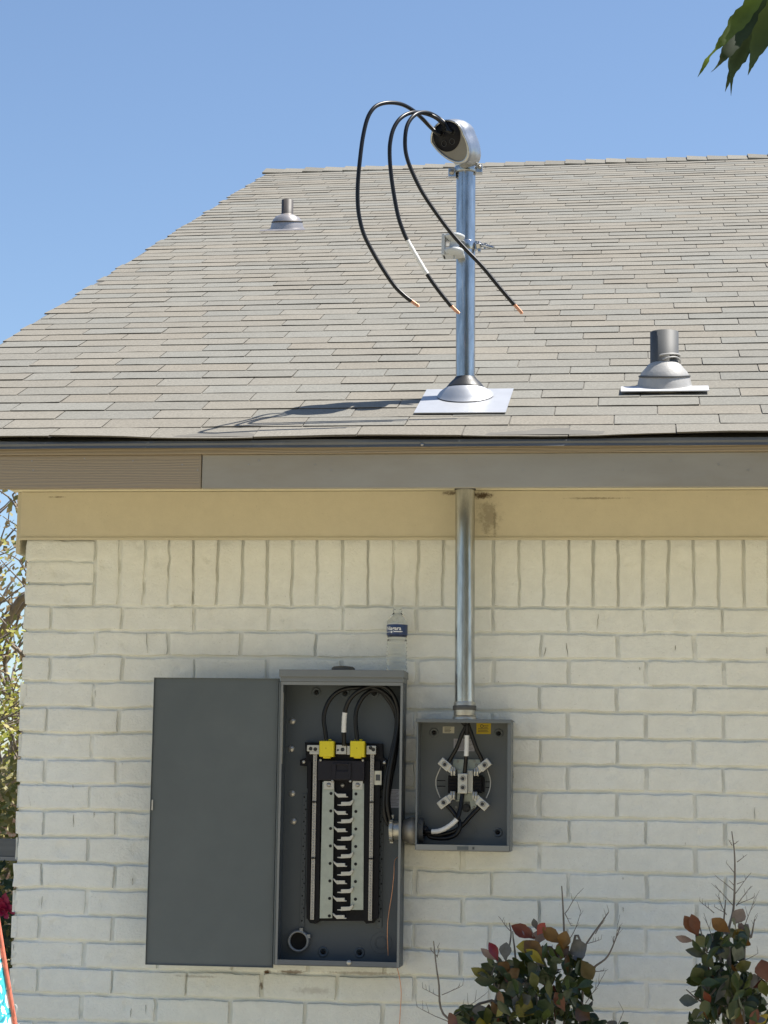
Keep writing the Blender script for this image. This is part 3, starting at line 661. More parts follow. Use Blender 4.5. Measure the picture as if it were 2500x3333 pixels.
b = MB(); c = P5(948, 1235, YB)
b.lathe([(.013, .0002), (.013, .0006), (0, .0007)], c, Vector((0, -1, 0)), 20); part('rubber_plug', b, m_vent, meter)
b = MB()
for r in (.032, .0245, .019): b.cut(); ring_(b, P5(950, 1510, YB), r-.0008, r, .0009, n=36)
part('knockout', b, m_meter, meter)
# socket base
b = MB(); bx5(b, 790, 675, 1110, 795, YB-.012, YB-.0003); bx5(b, 840, 790, 1028, 1140, YB-.016, YB-.0003)
def pz5(x, y, d): return P5(x, y, YB-.012) + Vector((0, d, 0))
b.prism([(815, 1140), (1075, 1140), (1060, 1230), (1000, 1255), (985, 1160), (830, 1160)], 0, .010, pz5)
base = part('base_bracket', b, m_zinc, meter, .0008)
b = MB()
for x, y in ((850, 700), (1040, 697), (1060, 740), (995, 890), (990, 1035), (1030, 1225), (830, 1225)): b.cut().lathe([(.0038, 0), (.0038, .0012), (.002, .0014), (.002, .0004)], P5(x, y, YB-(.016 if 840 < x < 1028 and y > 790 else .012)-.0003), Vector((0, -1, 0)), 12)
part('rivet', b, m_screw, base)
for xa, xb in ((735, 838), (1030, 1125)):
    b = MB(); bx5(b, xa, 860, xb, 1062, -.045, YB-.0005)
    for q in range(5): bx5(b, xa+8, 875+q*38, xb-8, 893+q*38, -.049, -.0448)
    part('insulator_block', b, m_black, meter, .0015)
b = MB()
for y in (920, 985): b.cut(); bx5(b, 610, y-5, 705, y+5, -.042, -.038)
for y in (935, 1000): b.cut(); bx5(b, 1165, y-5, 1215, y+5, -.042, -.038)
b.cut(); bx5(b, 1112, 880, 1150, 1050, -.034, YB-.001); part('support_rod', b, m_black, meter)
for pts in ([(650, 770), (622, 830), (598, 895), (595, 950), (600, 1000), (622, 1065), (645, 1118)], [(1185, 790), (1205, 845), (1222, 905), (1224, 960), (1218, 1010), (1200, 1065), (1175, 1122)]):
    b = MB(); b.tube(cr([P5(x, y, -.055) for x, y in pts], 5), .0019, 8); part('retaining_ring', b, m_lug, meter)
def lug5(c, ang, jx, jy):
    """lug block with hex set screw and a spring jaw"""
    C = P5(c[0], c[1], -.062); a = math.radians(ang); Mx = Matrix.Translation(C) @ Matrix.Rotation(a, 4, 'Y')
    b = MB(); b.box((-.019, -.014, -.0125), (.019, .014, .0125), Mx); J = P5(jx, jy, -.062)
    dirv = (J-C); L_ = dirv.length; a2 = math.atan2(-dirv.z, dirv.x); M2 = Matrix.Translation(C) @ Matrix.Rotation(a2, 4, 'Y')
    b.box((0, -.010, -.010), (L_*.9, -.004, .010), M2)
    o = part('terminal_lug', b, m_lug, meter, .0018)
    b = MB()
    for s in (-1, 1): b.tube([J + Vector((s*.0042, .012, .010)), J + Vector((s*.0042, -.010, .010)), J + Vector((s*.0042, -.014, 0)), J + Vector((s*.0046, -.010, -.011)), J + Vector((s*.0046, .012, -.011))], .003, 8)
    b.box((-.007, -.002, -.012), (.007, .012, .012), Matrix.Translation(J)); part('spring_jaw', b, m_lug, o, .0008)
    S_ = C + Matrix.Rotation(a, 4, 'Y') @ Vector((-.006 if ang > 0 else .006, -.0142, 0)) if False else C + Vector((0, -.0142, 0))
    b = MB(); b.lathe([(.0088, 0), (.0088, .0006), (.0078, .0022), (.0052, .0022), (.0052, .0008), (0, .0008)], S_, Vector((0, -1, 0)), 20, caps=False); s_ = part('set_screw', b, m_screw, o)
    b = MB(); b.lathe([(.0050, .001), (0, .0012)], S_, Vector((0, -1, 0)), 6, caps=False); part('hex_socket', b, m_sock, o)
lug5((702, 735), 40, 795, 815); lug5((1160, 742), -40, 1062, 818); lug5((690, 1172), -38, 790, 1090); lug5((1135, 1190), 40, 1045, 1095)
b = MB(); bx5(b, 848, 838, 955, 1068, -.076, -.045); bx5(b, 955, 800, 1022, 1062, -.048, -.03); o = part('neutral_lug', b, m_lug, meter, .0018)
for y in (897, 1000):
    S_ = P5(905, y, -.0763); b = MB(); b.lathe([(.0088, 0), (.0088, .0006), (.0078, .0022), (.0052, .0022), (.0052, .0008), (0, .0008)], S_, Vector((0, -1, 0)), 20, caps=False); part('set_screw', b, m_screw, o)
    b = MB(); b.lathe([(.0050, .001), (0, .0012)], S_, Vector((0, -1, 0)), 6, caps=False); part('hex_socket', b, m_sock, o)

# ------------------------------------------------------------------ incoming service cables (through the mast)
RC = .0063
def c1(x, y): return (1100+.3918*x, 280+.3918*y)
def cable(name, label, paths, tapes, tips, group, r=RC, cat='cable'):
    """paths: list of Vector; tapes: list of (i0,i1) sample fractions"""
    P = cr(paths, 8); t = empty(name, P[0], label, cat, group); b = MB(); b.tube(P, r, 14); part('insulation', b, m_cable, t)
    for a, c in tapes:
        i0, i1 = int(a*8), int(c*8); b = MB(); seg_ = P[i0:i1+1]; rr = [r+.0008+.0003*math.sin(k*1.7) for k in range(len(seg_))]; b.tube(seg_, r, 14, radii=rr); part('white_tape', b, m_white, t)
    for tp_ in tips:
        b = MB(); d = tp_[1]-tp_[0]
        for q in range(7):
            o_ = Vector((0, 0, 0)) if q == 0 else Vector((math.cos(q*1.047), 0, math.sin(q*1.047)))*.0032
            b.tube([tp_[0]+o_-d*.15, tp_[0]+o_+d*.6, tp_[1]+o_*.9+Vector((rnd.uniform(-1, 1), 0, rnd.uniform(-1, 1)))*.001], .0019, 6)
        part('copper_end', b, m_copper, t)
    return t
hole = lambda x, y: hc + R_v*x + U_*y
def mastin(dx, dy):    # inside the pipe
    return [mastz(pipe_top.z+.02)+Vector((dx, dy, 0)), mastz(pipe_top.z-.08)+Vector((dx, dy, 0)), mastz(2.2)+Vector((dx, dy, 0)), mastz(pipe_bot.z+.02)+Vector((dx, dy, 0))]
def top_path(pts, h0):
    out = []
    for x, y, Y in pts: out.append(at(*c1(x, y), Y))
    return out[::-1] + [hole(*h0)+N_*.012, hole(*h0)-N_*.02]
cA = [(430, 138, -0.345), (340, 155, -0.375), (283, 200, -0.395), (240, 285, -0.405), (205, 440, -0.415), (180, 640, -0.425), (166, 800, -0.425), (164, 950, -0.425), (176, 1080, -0.425), (215, 1230, -0.425), (290, 1380, -0.425), (380, 1530, -0.425), (470, 1660, -0.425), (550, 1740, -0.425), (612, 1788, -0.425)]
pA = [(780, 352, -0.180), (700, 270, -0.195), (620, 200, -0.255), (530, 152, -0.305)] + cA
pB = [(905, 350, -0.180), (820, 268, -0.220), (715, 226, -0.235), (610, 222, -0.285), (520, 268, -0.325), (462, 355, -0.345), (434, 470, -0.355), (430, 580, -0.355), (440, 720, -0.355), (465, 900, -0.355), (500, 1080, -0.355), (538, 1195, -0.355), (578, 1285, -0.355), (655, 1420, -0.355), (742, 1565, -0.355), (830, 1690, -0.355), (942, 1830, -0.355)]
pC = [(895, 318, -0.190), (830, 262, -0.195), (760, 226, -0.235), (690, 220, -0.265), (630, 248, -0.295), (583, 310, -0.315), (562, 390, -0.325), (558, 500, -0.325), (575, 600, -0.325), (620, 720, -0.325), (700, 880, -0.325), (820, 1060, -0.325), (940, 1220, -0.325), (1060, 1355, -0.325), (1200, 1500, -0.325), (1340, 1670, -0.325), (1467, 1818, -0.325)]
def tip(p, x, y, Y): return (at(*c1(*p), Y), at(*c1(x, y), Y))
M5 = lambda l: [P5(x, y, Y) for x, y, Y in l]
SG = 'service entrance cables looping from the weatherhead'
cable('service_cable', 'outermost black cable with the widest loop left of the mast, bare copper tip', top_path(pA, (-.019, .010)) + mastin(-.010, 0) + M5([(945, 265, -.085), (890, 400, -.08), (835, 545, -.075), (770, 660, -.066), (722, 735, -.062)]), [], [tip((612, 788+1000), 668, 1828, -.425)], SG)
P_b = top_path(pB, (.014, .013)) + mastin(0, .011) + M5([(955, 275, -.088), (952, 400, -.086), (950, 520, -.086), (944, 635, -.084), (936, 740, -.072), (925, 850, -.062)])
nb = len(pB)
cable('service_cable', 'middle cable banded with white tape, hanging between two black cables', P_b, [(nb-1-14, nb-1-12), (nb+2+4+1, nb+2+4+3)], [tip((942, 1830), 1003, 1888, -.355)], SG)
cable('service_cable', 'black cable crossing in front of the mast down to the right', top_path(pC, (.021, .008)) + mastin(.010, 0) + M5([(965, 265, -.085), (1010, 400, -.08), (1062, 550, -.075), (1115, 660, -.066), (1140, 735, -.062)]), [], [tip((1467, 1818), 1528, 1885, -.325)], SG)

# ------------------------------------------------------------------ breaker panel
def c3(x, y): return (880+.28037*x, 2130+.28037*y)
def c4(x, y): return (880+.27125*x, 2600+.27125*y)
def P3(x, y, Y): return at(*c3(x, y), Y)
def P4(x, y, Y): return at(*c4(x, y), Y)
def bx3(b, x0, y0, x1, y1, yf, yb): a = c3(x0, y0); c = c3(x1, y1); return pxbox(b, a[0], a[1], c[0], c[1], yf, yb)
def bx4(b, x0, y0, x1, y1, yf, yb): a = c4(x0, y0); c = c4(x1, y1); return pxbox(b, a[0], a[1], c[0], c[1], yf, yb)
YP = -.118
px0, px1 = at(903, 2680, YP).x, at(1305, 2680, YP).x; pz1, pz0 = at(1105, 2218, YP).z, at(1100, 3146, YP).z
panel = empty('breaker_panel', Vector(((px0+px1)/2, 0, pz0)), 'open grey breaker panel with empty bus bars and yellow lug covers', 'electrical panel')
yb = -.012; YB3 = yb-.0021; th = .0022
b = MB(); b.box((px0, yb-.002, pz0), (px1, yb, pz1)); b.box((px0, YP, pz0), (px0+th, yb-.002, pz1)); b.box((px1-th, YP, pz0), (px1, yb-.002, pz1))
b.box((px0+th, YP, pz1-th), (px1-th, yb-.002, pz1)); b.box((px0+th, YP, pz0), (px1-th, yb-.002, pz0+th))
part('enclosure', b, m_boxin, panel)
b = MB(); b.box((px0-.0005, YP-.0016, pz0+.001), (px0+.009, YP-.0003, pz1-.012)); b.box((px1-.0065, YP-.0016, pz0+.001), (px1+.0005, YP-.0003, pz1-.012)); b.box((px0, YP-.0016, pz1-.0115), (px1, YP-.0003, pz1-.002))
part('front_rim', b, mat('rim_enamel', (.21, .22, .22), .38, var=.06), panel)
cz1, cz0 = at(1112, 2180, YP-.012).z, at(1112, 2203.5, YP-.012).z; cx0, cx1 = at(908.5, 2192, YP-.012).x, at(1315, 2192, YP-.012).x
b = MB(); b.box((cx0, YP-.012, cz0), (cx1, YP-.0095, cz1)); b.box((cx0, YP-.0094, cz1-.003), (cx1, -.008, cz1)); b.box((cx1-.0025, YP-.0094, cz0), (cx1, -.008, cz1-.0031)); b.box((cx0, YP-.0094, cz0), (cx0+.0025, -.008, cz1-.0031)); b.box((cx0+.003, YP-.004, pz1-.001), (cx1-.003, -.01, cz0+.004))
part('rain_cap', b, mat('cap_enamel', (.17, .185, .195), .4, var=.06), panel, .001)
hcx = at(1118, 2176, -.07)
b = MB(); b.lathe([(.036, 0), (.036, .008), (.030, .013), (.012, .015), (0, .015)], (hcx.x, -.075, cz1), n=32); part('hub_closing_plate', b, m_vent, panel)
# door swung fully open to the left
dz1, dz0 = at(700, 2207, YP).z, at(690, 3145, YP).z; dx0 = at(490, 2680, YP+.004).x; dx1 = px0-.003
b = MB(); b.box((dx0, YP+.003, dz0), (dx1, YP+.0045, dz1)); b.box((dx0-.0015, YP-.003, dz0), (dx0-.0001, YP+.012, dz1)); b.box((dx0, YP-.004, dz1-.0015), (dx1, YP+.0029, dz1)); b.box((dx0, YP-.004, dz0), (dx1, YP+.0029, dz0+.0015)); b.box((dx1-.004, YP-.006, dz0), (dx1-.0025, YP+.0029, dz1))
door = part('door', b, m_box, panel, .0006)
b = MB(); p = at(498, 2620, YP-.003); b.box((p.x-.004, YP-.006, p.z-.016), (p.x+.0005, YP-.0035, p.z+.016)); part('door_latch', b, m_lug, door, .001)
b = MB(); pxbox(b, 688, 2445, 718, 2478, YP+.0026, YP+.0031); part('embossed_square', b, m_box, door, .0003)
b = MB(); b.lathe([(.0032, dz0-pz0+.01), (.0032, dz1-pz0-.01)], (dx1+.0015, YP-.002, pz0), n=10); part('hinge', b, m_box, door)
# interior
for x, y, P in ((535, 438, P3), (870, 450, P3), (1210, 445, P3)): boss(x, y, P, panel, .0150)
for x, y in ((635, 1838), (1072, 1848)): boss(x, y, P4, panel, .0165)
for x, y in ((255, 773), (243, 1095), (253, 1613), (267, 1938)):  # pale discs stand in for open holes showing the wall behind
    b = MB(); b.lathe([(.0102, 0), (.0102, .0008), (0, .0009)], P3(x, y, YB3-.0001), Vector((0, -1, 0)), 24); part('hole_disc', b, m_lug, panel)
b = MB(); b.box((px0+th+.0003, YP+.02, P3(150, 1270, YP+.03).z), (px0+th+.002, YP+.038, P3(150, 440, YP+.03).z)); part('side_strip', b, m_white_label, panel)
for xa, xb in ((380, 440), (1300, 1362)):
    b = MB(); a = c4(xa, 1550); p0_ = at(880+.27125*xa, 2640, YB3-.004); p1_ = P4(xb, 0, YB3-.004); zb4 = P4(xa, 1545, YB3-.004).z; zt4 = P4(xa, -60, YB3-.004).z
    b.box((p0_.x, YB3-.004, zb4), (p1_.x, YB3-.0002, zt4)); rl = part('mounting_rail', b, m_boxin, panel, .0008)
    b = MB(); z = zt4-.01; k = 0
    while z > zb4+.01:
        r = .0026 if k % 3 == 0 else .0016; b.cut().lathe([(r, 0), (r, .0004), (0, .0005)], ((p0_.x+p1_.x)/2+(.004 if k % 2 else -.001), YB3-.0041, z), Vector((0, -1, 0)), 10); z -= .0125; k += 1
    part('rail_hole', b, m_dark, rl)
YI = -.040   # interior front plane
def pz3(x, y, d): return P3(x, y, YI) + Vector((0, d, 0))
k34 = lambda x, y: ((c4(x, y)[0]-880)/.28037, (c4(x, y)[1]-2130)/.28037)
ol = [(400, 1020), (1300, 1035), (1305, 1190), (1350, 1230), (1350, 1290), (1300, 1300), (1300, 1560), (1262, 1590), (1265, 1830)] + [k34(1300, 0), k34(1295, 900), k34(1282, 1420), k34(1235, 1490), k34(1150, 1500), k34(1120, 1465), k34(600, 1465), k34(545, 1500), k34(475, 1490), k34(440, 1430), k34(430, 1250), k34(440, 700), k34(455, 300)] + [(440, 2000), (455, 1590), (425, 1550), (425, 1300), (345, 1290), (345, 1225), (415, 1200)]
b = MB(); b.prism(ol, 0, .026, pz3); itr = part('interior_base', b, m_black, panel, .001)
b = MB()
for x, y in ((387, 1248), (1326, 1255)): b.cut().lathe([(.0055, 0), (.0055, .002), (.003, .004), (0, .004)], P3(x, y, YI-.0003), Vector((0, -1, 0)), 14)
part('mounting_screw', b, m_lug, itr)
b = MB()
for xt, xb_ in ((470, 440), (1235, 1230)):
    A1, B1 = P3(xt, 1220, YI-.012), P4(xb_+30, 1470, YI-.012)
for (a0_, a1_, w) in ((P3(560, 1240, YI-.012), P4(560, 1455, YI-.012), .006), (P3(1115, 1240, YI-.012), P4(1155, 1455, YI-.012), .009), (P3(455, 1240, YI-.010), P4(452, 1440, YI-.010), .005), (P3(1245, 1240, YI-.010), P4(1262, 1440, YI-.010), .008)):
    b.cut().add([a0_+Vector((-w, 0, 0)), a0_+Vector((w, 0, 0)), a1_+Vector((w, 0, 0)), a1_+Vector((-w, 0, 0)), a0_+Vector((-w, .0115, 0)), a0_+Vector((w, .0115, 0)), a1_+Vector((w, .0115, 0)), a1_+Vector((-w, .0115, 0))], [(0, 1, 2, 3), (0, 4, 5, 1), (1, 5, 6, 2), (3, 2, 6, 7), (0, 3, 7, 4)])
part('side_wall_rib', b, m_black, itr)
# neutral bars
for xt, yt, xb_, yb_, brk_ in ((520, 1160, 500, 1450, (1840,)), (1183, 1160, 1195, 1462, (1855,))):
    A1, B1 = P3(xt, yt, YI-.018), P4(xb_, yb_, YI-.018); b = MB(); w = .0055
    b.add([A1+Vector((-w, 0, 0)), A1+Vector((w, 0, 0)), B1+Vector((w, 0, 0)), B1+Vector((-w, 0, 0)), A1+Vector((-w, .016, 0)), A1+Vector((w, .016, 0)), B1+Vector((w, .016, 0)), B1+Vector((-w, .016, 0))], [(0, 1, 2, 3), (0, 4, 5, 1), (1, 5, 6, 2), (3, 2, 6, 7), (0, 3, 7, 4)])
    bar = part('neutral_bar', b, m_bar, itr); b = MB(); n_ = 62
    for k in range(n_):
        q = A1.lerp(B1, (k+.5)/n_); b.cut().lathe([(.0026, 0), (.0024, .0012), (0, .0010)], q + Vector((rnd.uniform(-.0008, .0008), 0, 0)), Vector((0, -1, 0)), 8)
    part('terminal_screw', b, m_screw, bar)
    b = MB()
    for f in ((.29, .63) if True else ()):
        q = A1.lerp(B1, f); b.cut().box((-.0075, -.003, -.002), (.0075, .014, .002), Matrix.Translation(q))
    part('bar_clip', b, m_black, bar)
b = MB(); bx3(b, 425, 1052, 568, 1125, YI-.022, YI-.002); bx3(b, 455, 1125, 568, 1158, YI-.0215, YI-.002); tl = part('terminal_block', b, m_lug, itr, .001)
b = MB(); bx3(b, 1115, 1060, 1225, 1160, YI-.022, YI-.002); tr_ = part('terminal_block', b, m_lug, itr, .001)
b = MB(); bx3(b, 762, 1050, 882, 1158, YI-.024, YI-.002); bx3(b, 888, 1062, 925, 1164, YI-.020, YI-.002); tn = part('neutral_lug', b, m_lug, itr, .001)
for o_, lst in ((tl, ((468, 1095), (522, 1100))), (tr_, ((1165, 1085), (1195, 1105))), (tn, ((838, 1105), (785, 1110)))):
    for x, y in lst:
        b = MB(); r = .0058 if x != 785 else .003
        b.lathe([(r, 0), (r, .001), (r*.7, .0016), (r*.55, .0003), (0, .0003)], P3(x, y, YI-(.0244 if o_ is tn else .0224)), Vector((0, -1, 0)), 16, caps=False); part('terminal_screw', b, m_sock, o_)
for dx_ in (0, 358):
    b = MB(); bx3(b, 567+dx_, 1003+dx_*.0, 735+dx_, 1188+dx_*.01, YI-.040, YI-.004); bx3(b, 618+dx_, 982, 705+dx_, 1004, YI-.030, YI-.006); bx3(b, 608+dx_, 1186, 696+dx_, 1207, YI-.036, YI-.010)
    cv = part('lug_cover', b, m_yellow, itr, .0028)
    b = MB(); b.lathe([(.0012, 0), (.0012, .0004)], P3(645+dx_, 1088, YI-.0402), Vector((0, -1, 0)), 8); part('vent_hole', b, m_dark, cv)
m_pblack = mat('purple_black_plastic', (.010, .009, .016), .45, var=.1, spec=.3)
b = MB(); bx3(b, 550, 1232, 1092, 1462, YI-.026, YI-.0005); mbk = part('main_block', b, m_pblack, itr, .002)
b = MB(); bx3(b, 715, 1262, 760, 1452, YI-.032, YI-.0262); bx3(b, 905, 1262, 935, 1452, YI-.032, YI-.0262); bx3(b, 760, 1262, 905, 1282, YI-.032, YI-.0262); bx3(b, 760, 1355, 905, 1452, YI-.032, YI-.0262); part('breaker_seat', b, m_pblack, mbk, .001)
b = MB()
for x, y in ((582, 1228), (1075, 1230), (720, 1470), (928, 1472)): b.cut().lathe([(.004, 0), (.004, .002), (0, .003)], P3(x, y, YI-.0265), Vector((0, -1, 0)), 12)
part('block_screw', b, m_lug, mbk)
# bus bars with stabs
YBs = YI-.016
def spl(x0, y0, y1, f4=False): pass
for side in (0, 1):
    b = MB()
    if side == 0: tlp, trp, brp, blp = P3(607, 1482, YBs), P3(742, 1482, YBs), P4(742, 1432, YBs), P4(592, 1434, YBs)
    else: tlp, trp, brp, blp = P3(957, 1500, YBs), P3(1088, 1500, YBs), P4(1115, 1333, YBs), P4(962, 1333, YBs)
    vv = [blp, brp, trp, tlp]; b.add(vv + [q + Vector((0, .003, 0)) for q in vv], [(0, 1, 2, 3), (7, 6, 5, 4), (0, 4, 5, 1), (1, 5, 6, 2), (2, 6, 7, 3), (3, 7, 4, 0)])
    bus = part('bus_bar', b, m_zinc, itr)
    b = MB()
    if side == 0: hl = [P3(705-k*2.8, 1615+k*203, YBs-.0002) for k in range(8)]
    else: hl = [P3(994-k*1.0, 1620+k*203.5, YBs-.0002) for k in range(7)]
    for q in hl: b.cut().lathe([(.0048, 0), (.0048, .0006), (.0040, .0006)], q, Vector((0, -1, 0)), 14); b.lathe([(.0046, .0003), (0, .0003)], q, Vector((0, -1, 0)), 14, caps=False)
    part('bolt_hole', b, m_dark, bus)
    b = MB(); q = P3(680 if side == 0 else 1015, 1515, YBs-.001); b.box((-.016, -.003, -.013), (.016, .001, .012), Matrix.Translation(q)); cn = part('connector', b, m_lug, bus, .001)
    b = MB(); b.lathe([(.007, 0), (.006, .003), (0, .004)], q+Vector((0, -.003, 0)), Vector((0, -1, 0)), 12); part('screw', b, m_screw, cn)
    ns = 8 if side == 0 else 7
    for k in range(ns):
        if side == 0:
            y = 1595+k*201.4; x = 742-k*2.5; q = [(x-4, y-4), (x+14, y+6), (x+32, y+22), (x+135, y+22), (x+135, y+50), (x+158, y+55), (x+158, y+64), (x+45, y+66), (x+30, y+50), (x+8, y+26)]
        else:
            y = 1692+k*203; x = 957-k*1.2+.8*k; q = [(x+6, y-12), (x+6, y+12), (x-12, y+48), (x-30, y+62), (x-130, y+66), (x-178, y+60), (x-178, y+50), (x-135, y+48), (x-135, y+20), (x-40, y+18), (x-18, y+6)]
        b = MB(); b.prism(q, 0, .010, lambda a_, c_, d: P3(a_, c_, YBs-.012) + Vector((0, d, 0))); part('bus_stab', b, m_lug, bus, .0006)
b = MB(); bx3(b, 1207, 1352, 1290, 1515, YI-.0145, YI-.0005); o = part('rating_tag', b, m_white_label, itr); b = MB(); bx3(b, 1222, 1395, 1275, 1465, YI-.0151, YI-.0145); part('print', b, m_vent, o)
b = MB(); q = P3(838, 1520, YI-.001); b.lathe([(.006, 0), (.005, .004), (0, .005)], q, Vector((0, -1, 0)), 12); part('centre_screw', b, m_lug, itr)
b = MB(); bx3(b, 1375, 1565, 1512, 1780, YB3-.0012, YB3-.0003); o = part('wiring_label', b, m_label, panel); b = MB()
for k in range(11): bx3(b, 1385, 1580+k*17, 1500-18*(k % 3), 1584+k*17, YB3-.0016, YB3-.0012)
part('print', b, m_text_dark, o)
# lower hub, knockouts, screw
q = P4(345, 1705, YB3-.0003)
b = MB(); b.lathe([(.0335, 0), (.0335, .016), (.0310, .020), (.0262, .020), (.0262, .002)], q, Vector((0, -1, 0)), 40, caps=False)
for a in (75, 25): an = math.radians(a); b.box((-.005, -.019, -.005), (.005, -.002, .006), Matrix.Translation(q + Vector((math.cos(an)*.035, 0, math.sin(an)*.035))))
hub = part('conduit_bushing', b, mat('bushing_metal', (.28, .29, .30), .45, metal=.4, var=.1), panel)
b = MB(); b.lathe([(.0262, .0025), (0, .0025)], q, Vector((0, -1, 0)), 40, caps=False); part('bushing_bore', b, m_dark, hub)
b = MB()
for r in (.0335, .020, .0165): b.cut(); ring_(b, P4(1330, 1730, YB3), r-.0009, r, .0009, n=36)
part('knockout', b, m_boxin, panel)
b = MB(); b.box((px0+.003, YP-.001, pz0+.0025), (px1-.003, YP+.0005, P4(800, 1945, YP).z)); part('bottom_lip', b, mat('lip_enamel', (.115, .13, .15), .35, var=.05), panel)
b = MB(); b.lathe([(.0078, 0), (.0078, .003), (.005, .006), (0, .0065)], P4(945, 1965, YP-.0012), Vector((0, -1, 0)), 18); part('cover_screw', b, m_lug, panel)

# ------------------------------------------------------------------ conduit fitting between the boxes
nc_ = P5(0, 1488, -.062); xL = P5(95, 1488, -.062).x; xR = P5(458, 1488, -.062).x
nip = empty('conduit_nipple', Vector((xL, -.06, nc_.z)), 'weathered cast metal nipple joining the breaker panel and meter box', 'conduit fitting')
X_ = Vector((1, 0, 0)); zc = nc_.z
b = MB(); xa = px1+.0006; xb_ = x0-.0006
b.lathe([(.030, 0), (.034, .002), (.036, .012), (.040, (xb_-xa)*.45), (.041, (xb_-xa)*.75), (.036, (xb_-xa))], (xa, -.062, zc), X_, 32); part('body', b, m_cast, nip)
b = MB(); b.lathe([(.026, 0), (.037, .0), (.037, .016), (.026, .016)], (x0+th+.001, -.062, zc+.001), X_, 32, smooth=False, caps=False)
for k in range(6): a = k*1.047; b.box((.003, -.003, .035), (.014, .003, .040), Matrix.Translation((x0+th, -.062, zc+.001)) @ Matrix.Rotation(a, 4, 'X'))
part('locknut', b, m_vent, nip)
b = MB(); b.lathe([(.022, 0), (.034, .0), (.036, .003), (.036, .012), (.022, .012)], (px1-.040, -.062, zc), X_, 32, caps=False); b.lathe([(.029, 0), (.029, .026)], (px1-.029, -.062, zc), X_, 28, caps=False)
for k in range(8): a = k*.785; b.box((.001, -.005, .033), (.011, .005, .0395), Matrix.Translation((px1-.040, -.062, zc)) @ Matrix.Rotation(a, 4, 'X'))
b.box((-.008, -.010, .030), (.006, .010, .046), Matrix.Translation((px1-.034, -.062, zc))); part('bushing', b, m_galv_in, nip, .0006)
# ------------------------------------------------------------------ load cables (panel to meter)
M3 = lambda l: [P3(x, y, Y) for x, y, Y in l]
through = lambda dy, dz: [Vector((px1-.030, -.062+dy, zc+dz)), Vector(((px1+x0)/2, -.062+dy, zc+dz)), Vector((x0+.022, -.062+dy, zc+dz))]
LG = 'load cables between the panel and the meter'
RC2 = .0067
cable('load_cable', 'black cable from the left yellow lug cover arching over to the meter box', M3([(652, 1010, -.07), (640, 900, -.07), (622, 770, -.07), (632, 660, -.07), (680, 545, -.07), (765, 450, -.072), (880, 400, -.074), (1040, 386, -.078), (1180, 385, -.072), (1300, 430, -.068), (1400, 520, -.066), (1462, 660, -.066), (1465, 850, -.066), (1430, 1050, -.066), (1385, 1250, -.068), (1345, 1450, -.07), (1325, 1650, -.07), (1325, 1820, -.07), (1355, 1950, -.066)]) + through(.004, .010) + M5([(520, 1560, -.06), (620, 1583, -.062), (730, 1580, -.066), (820, 1545, -.07), (868, 1470, -.07), (868, 1400, -.066), (815, 1310, -.062), (760, 1240, -.06), (712, 1185, -.06)]), [], [], LG, RC2)
pn = M3([(856, 1060, -.066), (856, 980, -.068), (853, 905, -.07), (856, 790, -.072), (866, 675, -.074), (900, 565, -.078), (975, 465, -.084), (1090, 395, -.088), (1220, 362, -.088), (1340, 385, -.084), (1430, 480, -.078), (1482, 620, -.074), (1488, 780, -.072), (1462, 980, -.074), (1425, 1180, -.078), (1385, 1400, -.08), (1362, 1620, -.08), (1365, 1790, -.08), (1395, 1930, -.074)]) + through(-.010, .004)
i_n = len(pn)
pn += M5([(480, 1505, -.074), (548, 1506, -.078), (640, 1496, -.08), (740, 1448, -.08), (835, 1365, -.08), (865, 1280, -.074), (885, 1190, -.068), (902, 1060, -.062)])
cable('load_cable', 'middle cable with white tape bands above the neutral lug and inside the meter box', pn, [(2, 4), (i_n+1, i_n+4)], [], LG, RC2)
cable('load_cable', 'black cable from the right yellow lug cover looping to the meter box', M3([(1012, 1010, -.07), (1000, 900, -.07), (990, 780, -.07), (998, 660, -.07), (1035, 560, -.07), (1100, 468, -.07), (1190, 418, -.066), (1290, 440, -.06), (1370, 530, -.056), (1440, 650, -.054), (1478, 820, -.054), (1470, 1020, -.054), (1440, 1250, -.056), (1400, 1450, -.058), (1372, 1650, -.058), (1378, 1800, -.058), (1405, 1920, -.056)]) + through(.008, -.010) + M5([(520, 1530, -.056), (620, 1545, -.056), (720, 1530, -.058), (820, 1495, -.06), (910, 1425, -.062), (985, 1340, -.062), (1060, 1262, -.06), (1120, 1205, -.06)]), [], [], LG, RC2)
# bare copper wires
b = MB(); b.tube(cr([P4(1527, 700, -.03), P4(1500, 730, -.035), P4(1487, 790, -.045), P4(1484, 900, -.05), P4(1462, 1120, -.05), P4(1430, 1320, -.05), P4(1408, 1500, -.05), P4(1406, 1700, -.045), P4(1415, 1880, -.04)], 6), .0013, 8)
tag(b.build('copper_wire', m_copper), 'thin bare copper wire hanging inside the panel at lower right', 'wire')
b = MB(); b.tube(cr([at(1290, 3140, -.04), at(1300, 3180, -.02), at(1306, 3230, -.012), at(1303, 3290, -.012), at(1300, 3345, -.012), at(1296, 3420, -.013)], 6), .0012, 8)
tag(b.build('copper_wire', m_copper), 'thin copper wire running down the brick wall below the panel', 'wire')

